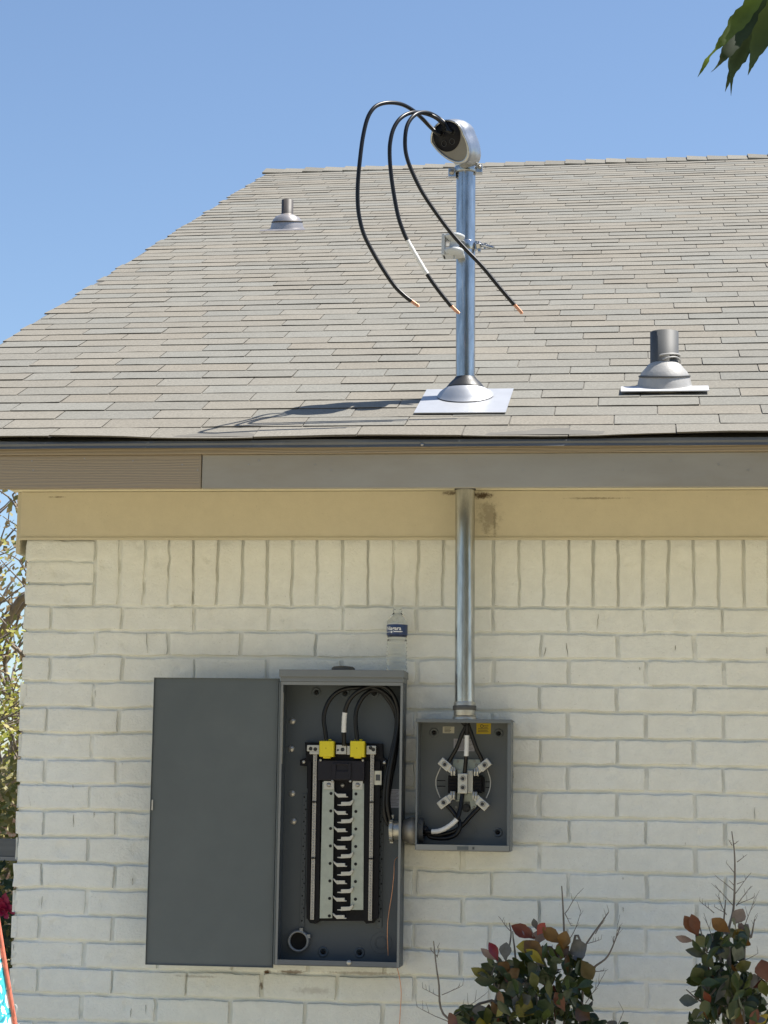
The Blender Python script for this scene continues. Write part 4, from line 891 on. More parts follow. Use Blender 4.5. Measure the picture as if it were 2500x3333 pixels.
# ------------------------------------------------------------------ water bottle on top of the panel
bc = at(1291, 2179, -.060); bc = Vector((bc.x, -.060, cz1+.0003))
bot = empty('water_bottle', bc, 'clear plastic water bottle with navy label standing on the breaker panel', 'bottle')
BH = .198; prof = []
R0 = .0318
prof += [(.0, .004), (.020, .004), (.026, 0), (.030, .002), (R0, .008)]
z = .012
while z < .092:
    prof += [(R0, z), (R0*.955, z+.003), (R0*.93, z+.006), (R0*.955, z+.009)]; z += .0125
prof += [(R0*.97, .096), (R0*.90, .100), (R0*.93, .106), (R0*1.0, .111), (R0*1.0, .145), (R0*.99, .152), (.027, .163), (.019, .174), (.0135, .181), (.0125, .184), (.0148, .186), (.0148, .188), (.0125, .189), (.0125, .197)]
def glass(name, col, ior, rough):
    m = bpy.data.materials.new(name); m.use_nodes = True; b_ = m.node_tree.nodes['Principled BSDF']
    b_.inputs['Base Color'].default_value = (*col, 1); b_.inputs['Transmission Weight'].default_value = 1; b_.inputs['IOR'].default_value = ior; b_.inputs['Roughness'].default_value = rough
    return m
b = MB(); b.lathe(prof, bc, n=40, caps=False); inner = [(max(r-.0006, 0), h+(.0006 if k == 0 else 0)) for k, (r, h) in enumerate(prof)]
b.lathe([(0, .197), (.0125, .197)], bc, n=40, caps=False)
part('bottle_body', b, glass('clear_plastic', (.95, .97, .97), 1.33, .02), bot, fixn=False)
b = MB(); b.lathe([(R0+.0004, .112), (R0+.0005, .1125), (R0+.0005, .1435), (R0+.0004, .144), (R0+.0001, .144), (R0+.0001, .112)], bc, n=48, caps=False); lb = part('label_band', b, m_navy, bot)
b = MB(); b.lathe([(R0+.0006, .1436), (R0+.0007, .1448), (R0+.0002, .1448)], bc, n=48, caps=False); b.lathe([(R0+.0006, .1175), (R0+.0007, .1184), (R0+.0002, .1184)], bc, n=48, caps=False) if False else None
part('label_edge', b, m_text, lb)
fcu = bpy.data.curves.new('t', 'FONT'); fcu.body = 'Niagara'; fcu.size = .0165; fcu.offset = .00035; fcu.resolution_u = 3
to = bpy.data.objects.new('t', fcu); link(to); dg = bpy.context.evaluated_depsgraph_get(); tm = bpy.data.meshes.new_from_object(to.evaluated_get(dg)); bpy.data.objects.remove(to)
wmax = max(v.co.x for v in tm.vertices)
end = math.atan2(.016, .028)  # right end of the word, angle from the camera direction
vdir = (CAM - bc); va = math.atan2(vdir.x, -vdir.y)
for v in tm.vertices:
    th_ = va + .38 - (wmax - v.co.x)/(R0+.001); r = R0+.0011
    v.co = Vector((bc.x + math.sin(th_)*r, bc.y - math.cos(th_)*r, bc.z + .1255 + v.co.y))
tm.name = 'lettering'; tm.materials.clear(); tm.materials.append(m_text); o = bpy.data.objects.new('lettering', tm); link(o, lb)
b = MB()
def wrapbox(b, a0_, a1_, h0, h1):
    n_ = 10; rr = R0+.0010; vs = []
    for k in range(n_+1):
        t_ = va + a0_ + (a1_-a0_)*k/n_; vs += [bc + Vector((math.sin(t_)*rr, -math.cos(t_)*rr, h0)), bc + Vector((math.sin(t_)*rr, -math.cos(t_)*rr, h1))]
    b.add(vs, [(2*k, 2*k+2, 2*k+3, 2*k+1) for k in range(n_)])
wrapbox(b, -1.3, .42, .1192, .1206); wrapbox(b, -.62, -.5, .1165, .1222); wrapbox(b, -.3, .55, .1206, .1222)
part('label_stripe', b, m_text, lb)

# ------------------------------------------------------------------ plants
m_leaf = mat('glossy_leaf', (.85, .85, .85), .30, var=.35, vscale=45, tint=True, transl=.10, spec=.45)
m_leaf_soft = mat('soft_leaf', (1, 1, 1), .55, var=.25, vscale=25, tint=True, transl=.35)
m_twig = mat('grey_twig', (.16, .14, .12), .8, var=.25, vscale=60)
m_bark = mat('bark', (.24, .20, .16), .9, var=.3, vscale=12, bump=.004, bscale=40)
def leaf(b, base, tipv, width, nrm, col, curl=.15, obov=True, fold=.26):
    base = Vector(base); ax = Vector(tipv); L_ = ax.length; a = ax.normalized(); nrm = (nrm - a*nrm.dot(a))
    nrm = nrm.normalized() if nrm.length > 1e-6 else a.orthogonal().normalized()
    s = a.cross(nrm); pr = [(0, .06), (.15, .30), (.35, .74), (.56, 1.0), (.74, .86), (.90, .42), (1.0, .02)] if obov else [(0, .05), (.15, .6), (.35, 1.0), (.58, .82), (.8, .42), (1, .02)]
    vs = []
    for t, w in pr:
        c = base + a*(L_*t) + nrm*(curl*L_*(-(t-.4)**2+.16)); hw = width*.5*w
        vs += [c + s*hw + nrm*(fold*hw), c, c - s*hw + nrm*(fold*hw)]
    b.col = col; fs = []
    for k in range(len(pr)-1): fs += [(3*k, 3*k+1, 3*k+4, 3*k+3), (3*k+1, 3*k+2, 3*k+5, 3*k+4)]
    b.add(vs, fs, True)
GREENS = [(.030, .050, .020), (.038, .062, .022), (.05, .075, .022), (.035, .055, .03), (.07, .085, .02)]
REDS = [(.11, .035, .018), (.13, .035, .02), (.09, .045, .012), (.13, .06, .015)]
GREYS = [(.11, .115, .12), (.08, .09, .095)]
YEL = [(.30, .22, .02), (.22, .20, .03)]
def pick(r, red=.12):
    t = r.random()
    return r.choice(REDS) if t < red*.6 else r.choice(GREYS) if t < red*.6+.06 else r.choice(YEL) if t < red*.6+.07 else r.choice(GREENS)
def in_poly(x, y, P):
    c = False; j = len(P)-1
    for i in range(len(P)):
        if (P[i][1] > y) != (P[j][1] > y) and x < (P[j][0]-P[i][0])*(y-P[i][1])/(P[j][1]-P[i][1])+P[i][0]: c = not c
        j = i
    return c
def twig(b, p, d, L_, r, rg, depth=0):
    pts = [p]; q = p.copy(); n_ = 5; dd = d.normalized()
    for k in range(n_):
        dd = (dd + Vector((rg.uniform(-.13, .13), rg.uniform(-.13, .13), rg.uniform(-.05, .10)))).normalized(); q = q + dd*(L_/n_); pts.append(q.copy())
        if depth < 2 and k >= 1:
            if rg.random() < .85:
                s = rg.choice((-1, 1)); side = Vector((s*.7, rg.uniform(-.4, .4), .55)); twig(b, q, (dd*.55 + side*.6), L_*rg.uniform(.22, .38), r*.6, rg, depth+1)
    b.tube(pts, r, 6, radii=[r*(1-.55*k/n_) for k in range(n_+1)])
def shrub(label, base_px, Yc, poly, stems, explicit, bare, n_fill, seed, S6):
    rg = random.Random(seed); root = at(base_px, 3333, Yc); root = Vector((root.x, Yc, 0))
    t = empty('shrub', root, label, 'shrub', 'shrubs in front of the brick wall')
    b = MB()
    for st in stems:
        pts = [root + Vector((rg.uniform(-.04, .04), rg.uniform(-.03, .03), 0))] + [at(*S6(x, y), Yc+dy) for x, y, dy in st]; P = cr(pts, 6)
        b.tube(P, .006, 8, radii=[.0052*(1-.72*k/(len(P)-1)) for k in range(len(P))])
    for (x0_, y0_, x1_, y1_, dy, lv) in bare:
        A1, B1 = at(*S6(x0_, y0_), Yc+dy), at(*S6(x1_, y1_), Yc+dy-.01); twig(b, A1, B1-A1, (B1-A1).length, .0014, rg, 2-lv)
    part('stems', b, m_twig, t)
    b = MB()
    for (x0_, y0_, x1_, y1_, w, col, dy) in explicit:
        A1, B1 = at(*S6(x0_, y0_), Yc+dy), at(*S6(x1_, y1_), Yc+dy-rg.uniform(0, .02)); leaf(b, A1, B1-A1, w, Vector((rg.uniform(-.4, .4), -1, rg.uniform(-.2, .6))), col, rg.uniform(-.1, .25))
    xs = [p[0] for p in poly]; ys = [p[1] for p in poly]; k = 0
    while k < n_fill:
        x, y = rg.uniform(min(xs), max(xs)), rg.uniform(min(ys), max(ys))
        if not in_poly(x, y, poly): continue
        k += 1; dy = rg.gauss(0, .10); p = at(*S6(x, y), Yc+dy); q = Vector((p.x-root.x, (p.y-Yc), 0)); 
        d = Vector((q.x*2.2 + rg.uniform(-.5, .5), q.y*2.2 + rg.uniform(-.6, .4), rg.uniform(-.1, .9))).normalized()
        L_ = rg.uniform(.036, .066); leaf(b, p-d*L_*.5, d*L_, L_*rg.uniform(.42, .56), Vector((rg.uniform(-1, 1), -.7, rg.uniform(-.5, 1.3))), pick(rg, .10), rg.uniform(-.1, .3))
    # lower body of the shrub, below the picture
    for k in range(int(n_fill*1.3)):
        a = rg.uniform(0, 6.28); z_ = rg.uniform(.12, .95); rr = (.10+.18*math.sin(math.pi*min(1, z_/1.2)))*rg.uniform(.5, 1); p = root + Vector((math.cos(a)*rr, math.sin(a)*rr*.8, z_))
        d = Vector((math.cos(a)+rg.uniform(-.5, .5), math.sin(a)+rg.uniform(-.5, .5), rg.uniform(0, .9))).normalized(); L_ = rg.uniform(.036, .056)
        leaf(b, p, d*L_, L_*.6, Vector((0, -.6, 1)), pick(rg, .05), .15)
    part('foliage', b, m_leaf, t, fixn=False)
# crop frames
s6 = lambda x, y: (1350+.4521*x, 2800+.4521*y)
s7 = lambda x, y: (2050+.28608*x, 2700+.28608*y)
R1_, R2_, R3_ = (.12, .035, .02), (.13, .03, .02), (.10, .05, .015); G1, G2, G3 = GREENS[0], GREENS[1], GREENS[2]; OR = (.15, .075, .015); GY = GREYS[0]; YL = (.34, .27, .02); PK = (.20, .15, .15)
shrub('leafy shrub with red new leaves and bare twigs right below the meter box', 1790, -.42,
    [(480, 830), (560, 720), (640, 760), (760, 720), (850, 640), (960, 640), (1080, 660), (1200, 700), (1280, 860), (1240, 980), (1280, 1100), (1340, 1330), (320, 1330), (330, 1060), (420, 1050), (500, 1120), (600, 960)],
    [[(1090, 1000, 0), (1085, 700, 0), (1075, 500, .0), (1065, 290, .01), (1058, 185, .01)], [(980, 1000, .02), (760, 800, .0), (715, 600, -.01), (705, 510, -.01)], [(900, 1150, 0), (700, 1050, -.02), (560, 860, -.03), (600, 720, -.03)], [(1200, 1050, .01), (1270, 800, 0), (1390, 690, 0), (1480, 480, 0)], [(1120, 800, .02), (1230, 610, .02), (1395, 375, .02)], [(700, 1200, 0), (240, 1140, -.02), (170, 860, -.02), (135, 580, -.02)], [(690, 1240, .03), (560, 1140, .03), (685, 600, .03), (682, 450, .03)]],
    [(870, 560, 695, 470, .040, R2_, -.05), (860, 570, 770, 480, .03, PK, -.04), (880, 540, 940, 450, .028, (.25, .02, .02), -.05), (880, 500, 855, 420, .02, GY, -.03), (890, 600, 900, 500, .045, PK, -.04), (1060, 600, 920, 485, .040, OR, -.06), (1070, 640, 1090, 510, .042, OR, -.07), (930, 720, 790, 580, .050, OR, -.07), (900, 640, 730, 620, .040, YL, -.06), (930, 750, 800, 640, .030, YL, -.08), (600, 725, 535, 590, .030, (.25, .02, .03), -.05), (590, 720, 475, 635, .022, PK, -.04), (650, 720, 660, 590, .038, GY, -.05), (1110, 670, 1240, 610, .055, GY, -.06), (1060, 700, 1060, 580, .035, OR, -.04), (560, 850, 405, 775, .030, (.13, .13, .03), -.05), (610, 860, 430, 865, .035, G1, -.06), (690, 800, 600, 740, .04, R3_, -.06), (740, 850, 690, 780, .05, R3_, -.07), (1200, 720, 1280, 860, .045, (.14, .10, .03), -.06), (1240, 860, 1180, 720, .05, G2, -.05), (330, 1060, 420, 1120, .05, (.10, .11, .03), -.04), (480, 1130, 470, 1040, .048, GY, -.06), (240, 1180, 310, 1140, .05, R1_, -.05), (850, 1060, 700, 1000, .06, GY, -.09), (860, 1110, 730, 1020, .06, (.15, .14, .02), -.1), (1000, 1130, 890, 1010, .055, G3, -.1), (1260, 1150, 1160, 1070, .06, R3_, -.08), (560, 1190, 430, 1200, .05, YL, -.08), (1310, 1330, 1250, 1260, .05, OR, -.06),
     (930, 700, 1000, 640, .035, (.10, .10, .02), -.05), (1000, 760, 960, 690, .04, G2, -.05), (820, 830, 900, 760, .055, G1, -.07), (880, 870, 1000, 810, .05, G2, -.08), (1050, 900, 1160, 870, .045, G3, -.08), (650, 960, 780, 900, .06, (.07, .075, .02), -.07)],
    [(1085, 380, 1175, 240, 0, 1), (1080, 380, 1130, 470, 0, 1), (1120, 560, 1235, 390, 0, 1), (1300, 530, 1400, 370, .0, 1), (1240, 600, 1345, 575, 0, 1), (1390, 690, 1495, 475, 0, 1), (1300, 800, 1370, 800, 0, 1), (1230, 1030, 1340, 850, 0, 1), (185, 985, 50, 930, -.02, 1), (195, 970, 350, 915, -.02, 1), (240, 1160, 0, 1085, -.02, 1), (250, 1140, 480, 990, -.02, 1), (160, 700, 185, 625, -.02, 1), (160, 690, 115, 640, -.02, 1), (690, 510, 600, 440, -.01, 1), (1410, 1330, 1490, 1080, 0, 1), (1430, 590, 1425, 540, 0, 1)], 470, 21, s6)
shrub('narrow shrub with a tall bare twiggy top at the right edge', 2400, -.42,
    [(700, 1280), (900, 1230), (1060, 1100), (1200, 1080), (1330, 1200), (1300, 1420), (1230, 1620), (1560, 1700), (1540, 2250), (700, 2250), (700, 2130), (820, 2080), (860, 1950), (700, 1880), (860, 1800), (700, 1700), (760, 1600), (960, 1560), (840, 1400)],
    [[(1150, 1700, 0), (1120, 1200, 0), (1180, 900, 0), (1195, 500, 0), (1190, 260, .0), (1160, 20, .0)], [(1120, 1700, .01), (1070, 1150, .01), (1090, 800, .01)], [(1050, 1700, -.01), (880, 1400, -.02), (790, 1080, -.02)], [(1300, 1500, -.01), (1380, 1230, -.01), (1420, 1020, -.01)], [(1180, 1900, .02), (1240, 1920, .02), (1180, 1700, .02), (1000, 1590, .02)], [(1200, 2100, 0), (820, 1960, -.03), (640, 1820, -.03)], [(1250, 2200, .03), (1440, 2080, .0), (1600, 1960, .0)]],
    [(770, 1210, 620, 980, .036, (.15, .05, .02), -.05), (780, 1215, 700, 960, .034, (.13, .04, .02), -.06), (730, 1270, 520, 1220, .022, PK, -.04), (740, 1330, 870, 1230, .036, (.07, .085, .02), -.06), (1080, 1390, 900, 1310, .048, (.014, .022, .012), -.07), (1140, 1170, 930, 1010, .040, (.17, .08, .02), -.06), (1180, 1080, 1290, 900, .040, (.20, .17, .17), -.04), (1270, 1160, 1270, 1060, .02, PK, -.04), (1160, 1230, 1310, 1150, .036, (.12, .09, .02), -.06), (1300, 1330, 1340, 1250, .03, (.18, .08, .01), -.04), (930, 1450, 630, 1370, .028, (.08, .085, .05), -.05), (960, 1570, 820, 1430, .036, (.07, .085, .025), -.06), (1190, 1500, 1280, 1320, .042, (.12, .15, .12), -.07), (1180, 1600, 1380, 1510, .032, (.10, .10, .02), -.06), (840, 1760, 720, 1570, .046, (.07, .085, .02), -.06), (850, 1740, 640, 1740, .026, (.07, .085, .02), -.05), (1560, 1730, 1500, 1480, .055, (.13, .04, .03), -.06), (920, 1850, 730, 1880, .028, G3, -.05), (780, 1960, 560, 1940, .036, (.12, .14, .12), -.06), (1290, 1990, 1480, 1960, .040, G1, -.07), (1280, 1960, 1460, 2070, .036, (.05, .065, .03), -.07), (1230, 1900, 1310, 1700, .04, (.07, .09, .07), -.06), (1380, 1820, 1420, 1640, .046, (.15, .15, .15), -.06), (870, 2100, 690, 2150, .05, G2, -.06), (1230, 2140, 1100, 2050, .035, (.42, .42, .24), -.09), (1300, 2200, 1200, 2180, .05, OR, -.1), (1540, 2200, 1470, 2120, .05, YL, -.09), (1100, 1480, 1040, 1330, .035, (.06, .08, .06), -.05), (1150, 1800, 1000, 1700, .05, G1, -.07), (980, 1680, 880, 1620, .04, G1, -.05)],
    [(1195, 500, 1100, 390, 0, 1), (1190, 700, 990, 560, 0, 1), (1180, 870, 950, 640, 0, 1), (1200, 730, 1340, 520, 0, 1), (1210, 870, 1380, 640, 0, 1), (1210, 860, 1410, 770, 0, 1), (960, 950, 800, 810, 0, 1), (1090, 950, 960, 890, 0, 1), (1300, 1120, 1410, 790, -.01, 1), (1370, 1240, 1430, 1000, -.01, 1), (1160, 1560, 1450, 1400, -.02, 1), (1100, 970, 980, 760, 0, 1), (1190, 640, 1140, 575, 0, 0), (1220, 620, 1300, 590, 0, 0), (1240, 1900, 1600, 1720, -.05, 1), (950, 1250, 850, 950, 0, 1), (1165, 180, 1130, 130, 0, 1), (1180, 170, 1220, 145, 0, 1), (1220, 370, 1310, 310, 0, 1)], 230, 22, s7)

# leafy branch hanging into the top right, close to the camera
br = empty('shade_tree', Vector((2.7, -5.2, 0)), 'leafy shade tree whose green branch end hangs into the top right of the sky', 'tree')
s5 = lambda x, y: (2200+.18083*x, .18083*y)
def strip_leaf(b, sp, ws, Y0, col, bend):
    pts = [at(*s5(x, y), Y0 + bend*math.sin(i*.9)) for i, (x, y) in enumerate(sp)]
    Pc = cr(pts, 4); wv = []
    for i in range(len(ws)-1): wv += [ws[i]+(ws[i+1]-ws[i])*j/4 for j in range(4)]
    wv.append(ws[-1]); k_ = .18083/F_*(D_+Y0); vs = []
    for i, p in enumerate(Pc):
        d = (Pc[min(i+1, len(Pc)-1)]-Pc[max(i-1, 0)]).normalized(); s = d.cross(Vector((.25, -1, .1))).normalized(); w = wv[i]*k_*(1+.10*math.sin(i*2.1)+.05*math.sin(i*5.3))
        vs += [p + s*w + Vector((0, -w*.35, 0)), p, p - s*w + Vector((0, -w*.35, 0))]
    b.col = col; b.add(vs, [f for i in range(len(Pc)-1) for f in ((3*i, 3*i+1, 3*i+4, 3*i+3), (3*i+1, 3*i+2, 3*i+5, 3*i+4))], True)
b = MB()
strip_leaf(b, [(1800, -500), (1500, -120), (1300, 180), (1100, 420), (930, 640), (800, 790), (710, 900), (600, 1020), (545, 1120), (470, 1260), (390, 1390)], (20, 130, 150, 160, 90, 75, 20, 20, 48, 25, 2), -3.12, (.085, .13, .018), .008)
strip_leaf(b, [(1900, -400), (1650, -40), (1420, 250), (1180, 550), (1020, 800), (880, 1000), (810, 1110), (710, 1230), (630, 1300)], (20, 130, 190, 180, 140, 95, 36, 12, 2), -3.07, (.030, .050, .018), .012)
strip_leaf(b, [(2000, -300), (1700, 100), (1480, 400), (1280, 750), (1100, 1050), (1000, 1300), (935, 1500), (885, 1655)], (20, 160, 230, 210, 170, 62, 30, 2), -3.02, (.035, .058, .018), .012)
strip_leaf(b, [(1500, 500), (1250, 800), (1090, 1100), (1020, 1320), (1000, 1480), (992, 1725)], (20, 120, 150, 50, 26, 2), -3.05, (.05, .08, .03), .008)
strip_leaf(b, [(2100, -300), (1850, 150), (1660, 500), (1470, 850), (1385, 1100), (1340, 1230), (1295, 1360)], (20, 220, 260, 150, 62, 30, 2), -3.14, (.055, .085, .018), .010)
strip_leaf(b, [(2500, -200), (2200, 200), (2000, 600), (1900, 900), (1850, 1200)], (20, 260, 220, 120, 2), -3.0, (.05, .08, .02), .02)
strip_leaf(b, [(2700, -700), (2300, -600), (1900, -700), (1600, -560), (1400, -400)], (20, 220, 240, 120, 2), -3.05, (.06, .09, .02), .02)
strip_leaf(b, [(3000, -600), (3000, -200), (2800, 200), (2700, 600)], (20, 230, 200, 2), -3.1, (.05, .08, .02), .02)
part('leaves', b, m_leaf_soft, br, fixn=False)
b = MB(); P = cr([at(*s5(1500, -150), -3.1), at(*s5(2000, -450), -3.06), at(*s5(2700, -900), -3.0), Vector((1.0, -3.1, 3.5)), Vector((1.6, -3.8, 3.35)), Vector((2.65, -5.15, 2.5))], 6); b.tube(P, .004, 8, radii=[.0016+.0016*k for k in range(len(P))])
rg = random.Random(77); tb = Vector((2.7, -5.2, 0)); tips = []
b.tube(cr([tb, tb+Vector((.03, .02, 1.0)), tb+Vector((-.05, 0, 2.0)), tb+Vector((0, .05, 3.0))], 4), .1, 12, radii=[.15-.005*k for k in range(13)])
def limb2(p, d, L_, r, dep):
    pts = [p.copy()]; q = p.copy(); dd = d.normalized()
    for k in range(4):
        dd = (dd + Vector((rg.uniform(-.2, .2), rg.uniform(-.2, .2), rg.uniform(-.1, .15)))).normalized(); q = q + dd*(L_/4)
        if q.x < 1.25: q.x = 1.25
        pts.append(q.copy())
        if dep > 0 and k > 0:
            a_ = rg.uniform(0, 6.28); limb2(q, dd*.5+Vector((math.cos(a_), math.sin(a_), rg.uniform(-.1, .6)))*.8, L_*.6, r*.55, dep-1)
        if dep <= 1: tips.append(q.copy())
    b.tube(pts, r, 6, radii=[r*(1-.4*k/4) for k in range(5)], caps=False)
for k in range(9): a_ = k*.7; limb2(tb+Vector((0, .02, 1.9+.14*k)), Vector((math.cos(a_), math.sin(a_), .55)), 1.5, .05, 3)
part('trunk', b, m_bark, br)
b = MB()
for k in range(7000):
    p = rg.choice(tips) + Vector((rg.gauss(0, 1), rg.gauss(0, 1), rg.gauss(0, 1)))*.12
    if p.x < 1.05: continue
    d = Vector((rg.uniform(-.7, .7), rg.uniform(-.7, .7), rg.uniform(-1, 0))).normalized(); L_ = rg.uniform(.07, .12); b.col = rg.choice([(.05, .08, .02), (.07, .10, .02), (.04, .065, .02)]); s_ = d.orthogonal().normalized()*L_*.25; b.add([p, p+d*L_*.45+s_, p+d*L_, p+d*L_*.45-s_], [(0, 1, 2, 3)])
part('crown', b, m_leaf_soft, br, fixn=False)

# ------------------------------------------------------------------ trees, fence and garden at the left, behind the house
def tree(label, x, y, h, cr_, seed, cols, nleaf, lsize, group='trees behind the house', zmax=99):
    rg = random.Random(seed); base = Vector((x, y, 0)); t = empty('tree', base, label, 'tree', group); b = MB(); tips = []
    def limb(p, d, L_, r, dep):
        pts = [p.copy()]; q = p.copy(); dd = d.normalized()
        for k in range(4):
            dd = (dd + Vector((rg.uniform(-.22, .22), rg.uniform(-.22, .22), rg.uniform(-.12, .16)))).normalized(); q = q + dd*(L_/4)
            if q.z > zmax: q.z = zmax-rg.uniform(0, .3); dd.z = -.2
            pts.append(q.copy())
            if dep > 0 and k > 0:
                for _ in range(2 if dep > 1 else 1):
                    a = rg.uniform(0, 6.28); s = Vector((math.cos(a), math.sin(a), rg.uniform(-.1, .6))); limb(q, dd*.6+s*.8, L_*rg.uniform(.42, .62), r*.52, dep-1)
            if dep <= 1: tips.append(q.copy())
        b.tube(pts, r, 6, radii=[r*(1-.45*k/4) for k in range(5)], caps=False)
    b.tube([base, base+Vector((.05, .03, h*.2)), base+Vector((.1, -.02, h*.36))], .1, 9, radii=[.16*h/5, .12*h/5, .10*h/5])
    for k in range(6):
        a = k*1.05+rg.uniform(-.4, .4); limb(base+Vector((.08, 0, h*(.18+.03*k))), Vector((math.cos(a), math.sin(a), .75)), h*.42, .05*h/5, 3)
    part('trunk', b, m_bark, t)
    b = MB()
    for k in range(nleaf):
        p = rg.choice(tips) + Vector((rg.gauss(0, 1), rg.gauss(0, 1), rg.gauss(0, 1)))*cr_; d = Vector((rg.uniform(-1, 1), rg.uniform(-1, 1), rg.uniform(-1, .4))).normalized(); L_ = lsize*rg.uniform(.7, 1.3)
        if p.z > zmax: continue
        b.col = rg.choice(cols); s = d.orthogonal().normalized()*L_*.3; b.add([p, p+d*L_*.5+s, p+d*L_, p+d*L_*.5-s], [(0, 1, 2, 3)])
    part('crown', b, m_leaf_soft, t, fixn=False)
YG = [(.42, .42, .07), (.34, .36, .06), (.48, .42, .12), (.22, .27, .05)]
def bgx(px, Y): return at(px, 2600, Y).x
tree('airy tree with yellow green leaves and bare twigs just beyond the fence', bgx(10, 9)-.9, 9, 4.4, .10, 31, YG, 9000, .05, zmax=at(0, 1190, 9).z)
tree('taller thin tree with sparse pale orange leaves farther back', bgx(20, 14)-.5, 14, 6.0, .16, 32, [(.30, .22, .10), (.26, .18, .08), (.24, .22, .07)], 4500, .08, zmax=at(0, 1190, 14).z)
tree('dense green tree to the left of the fence', bgx(-150, 11)-2.6, 11, 3.9, .14, 33, [(.10, .14, .03), (.16, .18, .04)], 6000, .09)
for k_, (lab_, tx, ty) in enumerate((('tall dense dark green tree added out of view directly opposite the meter box', .9, -14.0), ('tall dense dark green tree added out of view, second from the left across the yard', 3.6, -14.6), ('tall dense dark green tree added out of view at the right end of the row across the yard', 6.6, -14.0))):  # unseen trees, placed and sized for their dark reflection in the mast
    tree(lab_, tx, ty, 8.5, .30, 35+k_, [(.04, .065, .02), (.05, .08, .02), (.03, .05, .015)], 6000, .34, group='unseen trees added across the yard')
tree('broad dark green tree added out of view farther along the yard', -9, -21, 6.5, .25, 36, [(.05, .08, .02), (.07, .10, .03), (.04, .06, .02)], 7000, .25, group='unseen trees added across the yard')  # another unseen tree, added for wall shading and mast reflection
# low hedge mass behind the fence
def bush(name, label, c, rx, ry, h, cols, n_, ls, seed, flowers=None, group=None):
    rg = random.Random(seed); t = empty(name, c, label, 'bush', group); b = MB()
    for k in range(n_):
        a = rg.uniform(0, 6.28); z_ = rg.random(); rr = math.sqrt(rg.random())*math.sqrt(max(.05, 1-(z_-.35)**2*1.6))
        p = Vector((c[0]+math.cos(a)*rx*rr, c[1]+math.sin(a)*ry*rr, .05+z_*h)); d = Vector((rg.uniform(-1, 1), rg.uniform(-1, .4), rg.uniform(-.3, 1))).normalized(); L_ = ls*rg.uniform(.7, 1.3)
        b.col = rg.choice(cols); s = d.orthogonal().normalized()*L_*.3; b.add([p, p+d*L_*.5+s, p+d*L_, p+d*L_*.5-s], [(0, 1, 2, 3)])
    part('foliage', b, m_leaf_soft, t, fixn=False); b = MB()
    for k in range(9): a = rg.uniform(0, 6.28); b.tube([Vector((c[0], c[1], 0)), Vector((c[0]+math.cos(a)*rx*.4, c[1]+math.sin(a)*ry*.4, h*.5)), Vector((c[0]+math.cos(a)*rx*.7, c[1]+math.sin(a)*ry*.7, h*.92))], .008, 6)
    part('stems', b, m_bark, t)
    if flowers:
        for fx, fy, fz in flowers:
            b = MB(); q = Vector((fx, fy, fz))
            for k in range(14): a = k*2.4; r = .004+.0022*k; d = Vector((math.cos(a)*r, -.012+.001*k, math.sin(a)*r)); leaf(b, q+d*.5, d*1.4+Vector((0, -.01, .008)), .026, Vector((0, -1, 0)), (1, 1, 1), .3)
            part('flower', b, mat('red_petal', (.35, .01, .06), .5, var=.1), t, fixn=False)
fx0 = bgx(0, 5)
bush('hedge', 'olive and yellow hedge rising above the grey fence rail', (bgx(0, 6.6)-.5, 6.9, 0), 1.3, .8, 1.75, [(.32, .29, .10), (.40, .35, .15), (.20, .21, .06), (.27, .25, .09)], 9000, .06, 41)
fl_ = [at(8, 2950, 2.6), at(14, 2962, 2.58), at(-60, 2900, 2.6)]
bush('rose_bush', 'dark green rose bush with a red bloom beside the house corner', (bgx(-40, 2.9)-.25, 2.95, 0), .52, .4, at(20, 2850, 2.8).z, [(.025, .045, .02), (.035, .06, .025), (.05, .08, .03), (.10, .13, .08)], 3600, .045, 42, fl_)
# fence
fe = empty('wooden_fence', Vector((fx0-1, 5, 0)), 'weathered grey wooden rail fence seen past the house corner', 'fence')
m_grey = mat('weathered_grey_wood', (.20, .195, .185), .85, var=.2, vscale=10, stretch=(.3, 1, 3))
z1 = at(20, 2730, 5).z; z0_ = at(20, 2788, 5).z
b = MB(); b.box((fx0-4, 5, z0_), (fx0+1.6, 5.04, z1)); part('top_rail', b, m_grey, fe, .004)
b = MB(); b.box((fx0-4, 4.99, z0_-.022), (fx0+1.6, 5.05, z0_-.001)); part('rail_cap', b, mat('pale_grey_wood', (.32, .31, .30), .85, var=.15), fe)
b = MB(); b.box((fx0-4, 5, .35), (fx0+1.6, 5.04, .47)); part('lower_rail', b, m_grey, fe, .004)
for k in range(4):
    b = MB(); xx = fx0-3.8+k*1.75; b.box((xx, 5.051, 0), (xx+.1, 5.14, z1+.06)); part('post', b, m_grey, fe, .004)
# pink brick garden wall farther back
m_pink = bpy.data.materials.new('pink_brick'); m_pink.use_nodes = True; n = m_pink.node_tree.nodes; l = m_pink.node_tree.links
bt = n.new('ShaderNodeTexBrick'); tc = n.new('ShaderNodeTexCoord'); mp = n.new('ShaderNodeMapping'); mp.inputs['Rotation'].default_value = (math.radians(90), 0, 0)
l.new(tc.outputs['Object'], mp.inputs[0]); l.new(mp.outputs[0], bt.inputs['Vector']); bt.inputs['Scale'].default_value = 4.2
bt.inputs['Color1'].default_value = (.42, .28, .23, 1); bt.inputs['Color2'].default_value = (.34, .22, .18, 1); bt.inputs['Mortar'].default_value = (.45, .42, .38, 1); l.new(bt.outputs['Color'], n['Principled BSDF'].inputs['Base Color'])
n['Principled BSDF'].inputs['Roughness'].default_value = .9
gx = bgx(20, 16); b = MB(); b.box((gx-7, 16, 0), (gx+2, 16.2, at(20, 2535, 16).z)); gw = tag(b.build('garden_wall', m_pink), 'low pink brick garden wall half hidden behind the hedge', 'wall')

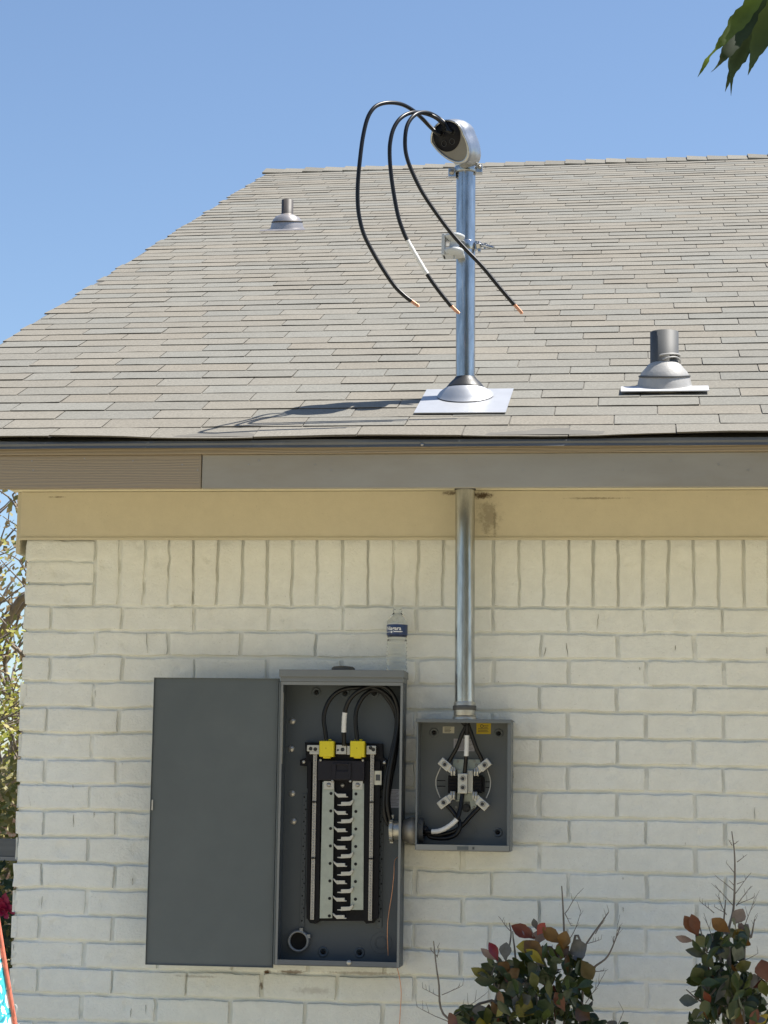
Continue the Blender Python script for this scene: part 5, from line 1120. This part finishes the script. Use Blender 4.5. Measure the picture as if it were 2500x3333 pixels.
# patterned cloth draped over a post at the lower left, in front of the house corner
def cloth_mat():
    m = bpy.data.materials.new('patterned_cloth'); m.use_nodes = True; n = m.node_tree.nodes; l = m.node_tree.links
    b_ = n['Principled BSDF']; b_.inputs['Roughness'].default_value = .85
    tc = n.new('ShaderNodeTexCoord'); nz = n.new('ShaderNodeTexNoise'); nz.inputs['Scale'].default_value = 22; nz.inputs['Detail'].default_value = 2; nz.inputs['Distortion'].default_value = 1.5
    l.new(tc.outputs['Object'], nz.inputs['Vector']); rp = n.new('ShaderNodeValToRGB'); rp.color_ramp.interpolation = 'CONSTANT'
    e = rp.color_ramp.elements; e[0].color = (.82, .80, .78, 1); e[1].position = .50; e[1].color = (.06, .50, .58, 1); x = e.new(.62); x.color = (.02, .28, .38, 1)
    l.new(nz.outputs['Fac'], rp.inputs[0]); l.new(rp.outputs[0], b_.inputs['Base Color']); return m
Yc_ = -.95
e0, e1 = at(-4, 3030, Yc_), at(42, 3333, Yc_); dirv = (e1-e0); apex = e0 - dirv*.15; cxx = apex.x - .02
def cone_pt(h, a, off=0.0):   # h metres below the apex
    r = (.02 + (dirv.x/-dirv.z)*h)*(1+.07*math.sin(5*a+h*3)+.05*math.sin(9*a)) + off
    return Vector((cxx + math.cos(a)*r, Yc_ + math.sin(a)*r, apex.z-h))
cl_t = empty('patterned_cloth', Vector((cxx, Yc_, 0)), 'white and turquoise patterned cloth with frayed coral edge at the lower left', 'cloth')
n_ = 60; hs_ = np.linspace(0, apex.z-.03, 26)
b = MB(); b.rings([[cone_pt(float(h), 2*math.pi*k/n_) for k in range(n_)] for h in hs_], cap0=True, cap1=False)
ob = part('fabric', b, cloth_mat(), cl_t); so_ = ob.modifiers.new('thickness', 'SOLIDIFY'); so_.thickness = .003
b = MB(); b.tube([cone_pt(float(h), .0, .002) for h in hs_], .0065, 8); b.cut().tube([cone_pt(float(h), 2.1, .002) for h in hs_], .006, 8); b.cut().tube([cone_pt(float(h), 4.2, .002) for h in hs_], .006, 8)
part('coral_trim', b, mat('coral_trim', (.72, .20, .13), .8, var=.25, vscale=90), cl_t)
b = MB()
for k in range(16):
    h = .18+k*.05; p = cone_pt(h, 0, .006); s = rnd.choice((-1, 1)); b.cut().tube(cr([p, p+Vector((.006, -.002, .004)), p+Vector((.011, -.004, .010*s+.006)), p+Vector((.010, -.004, .017*s))], 3), .0009, 5)
part('frayed_thread', b, m_white, cl_t)
b = MB(); b.lathe([(.018, 0), (.018, apex.z-.01)], (cxx, Yc_, 0), n=12); part('post', b, m_grey, cl_t)
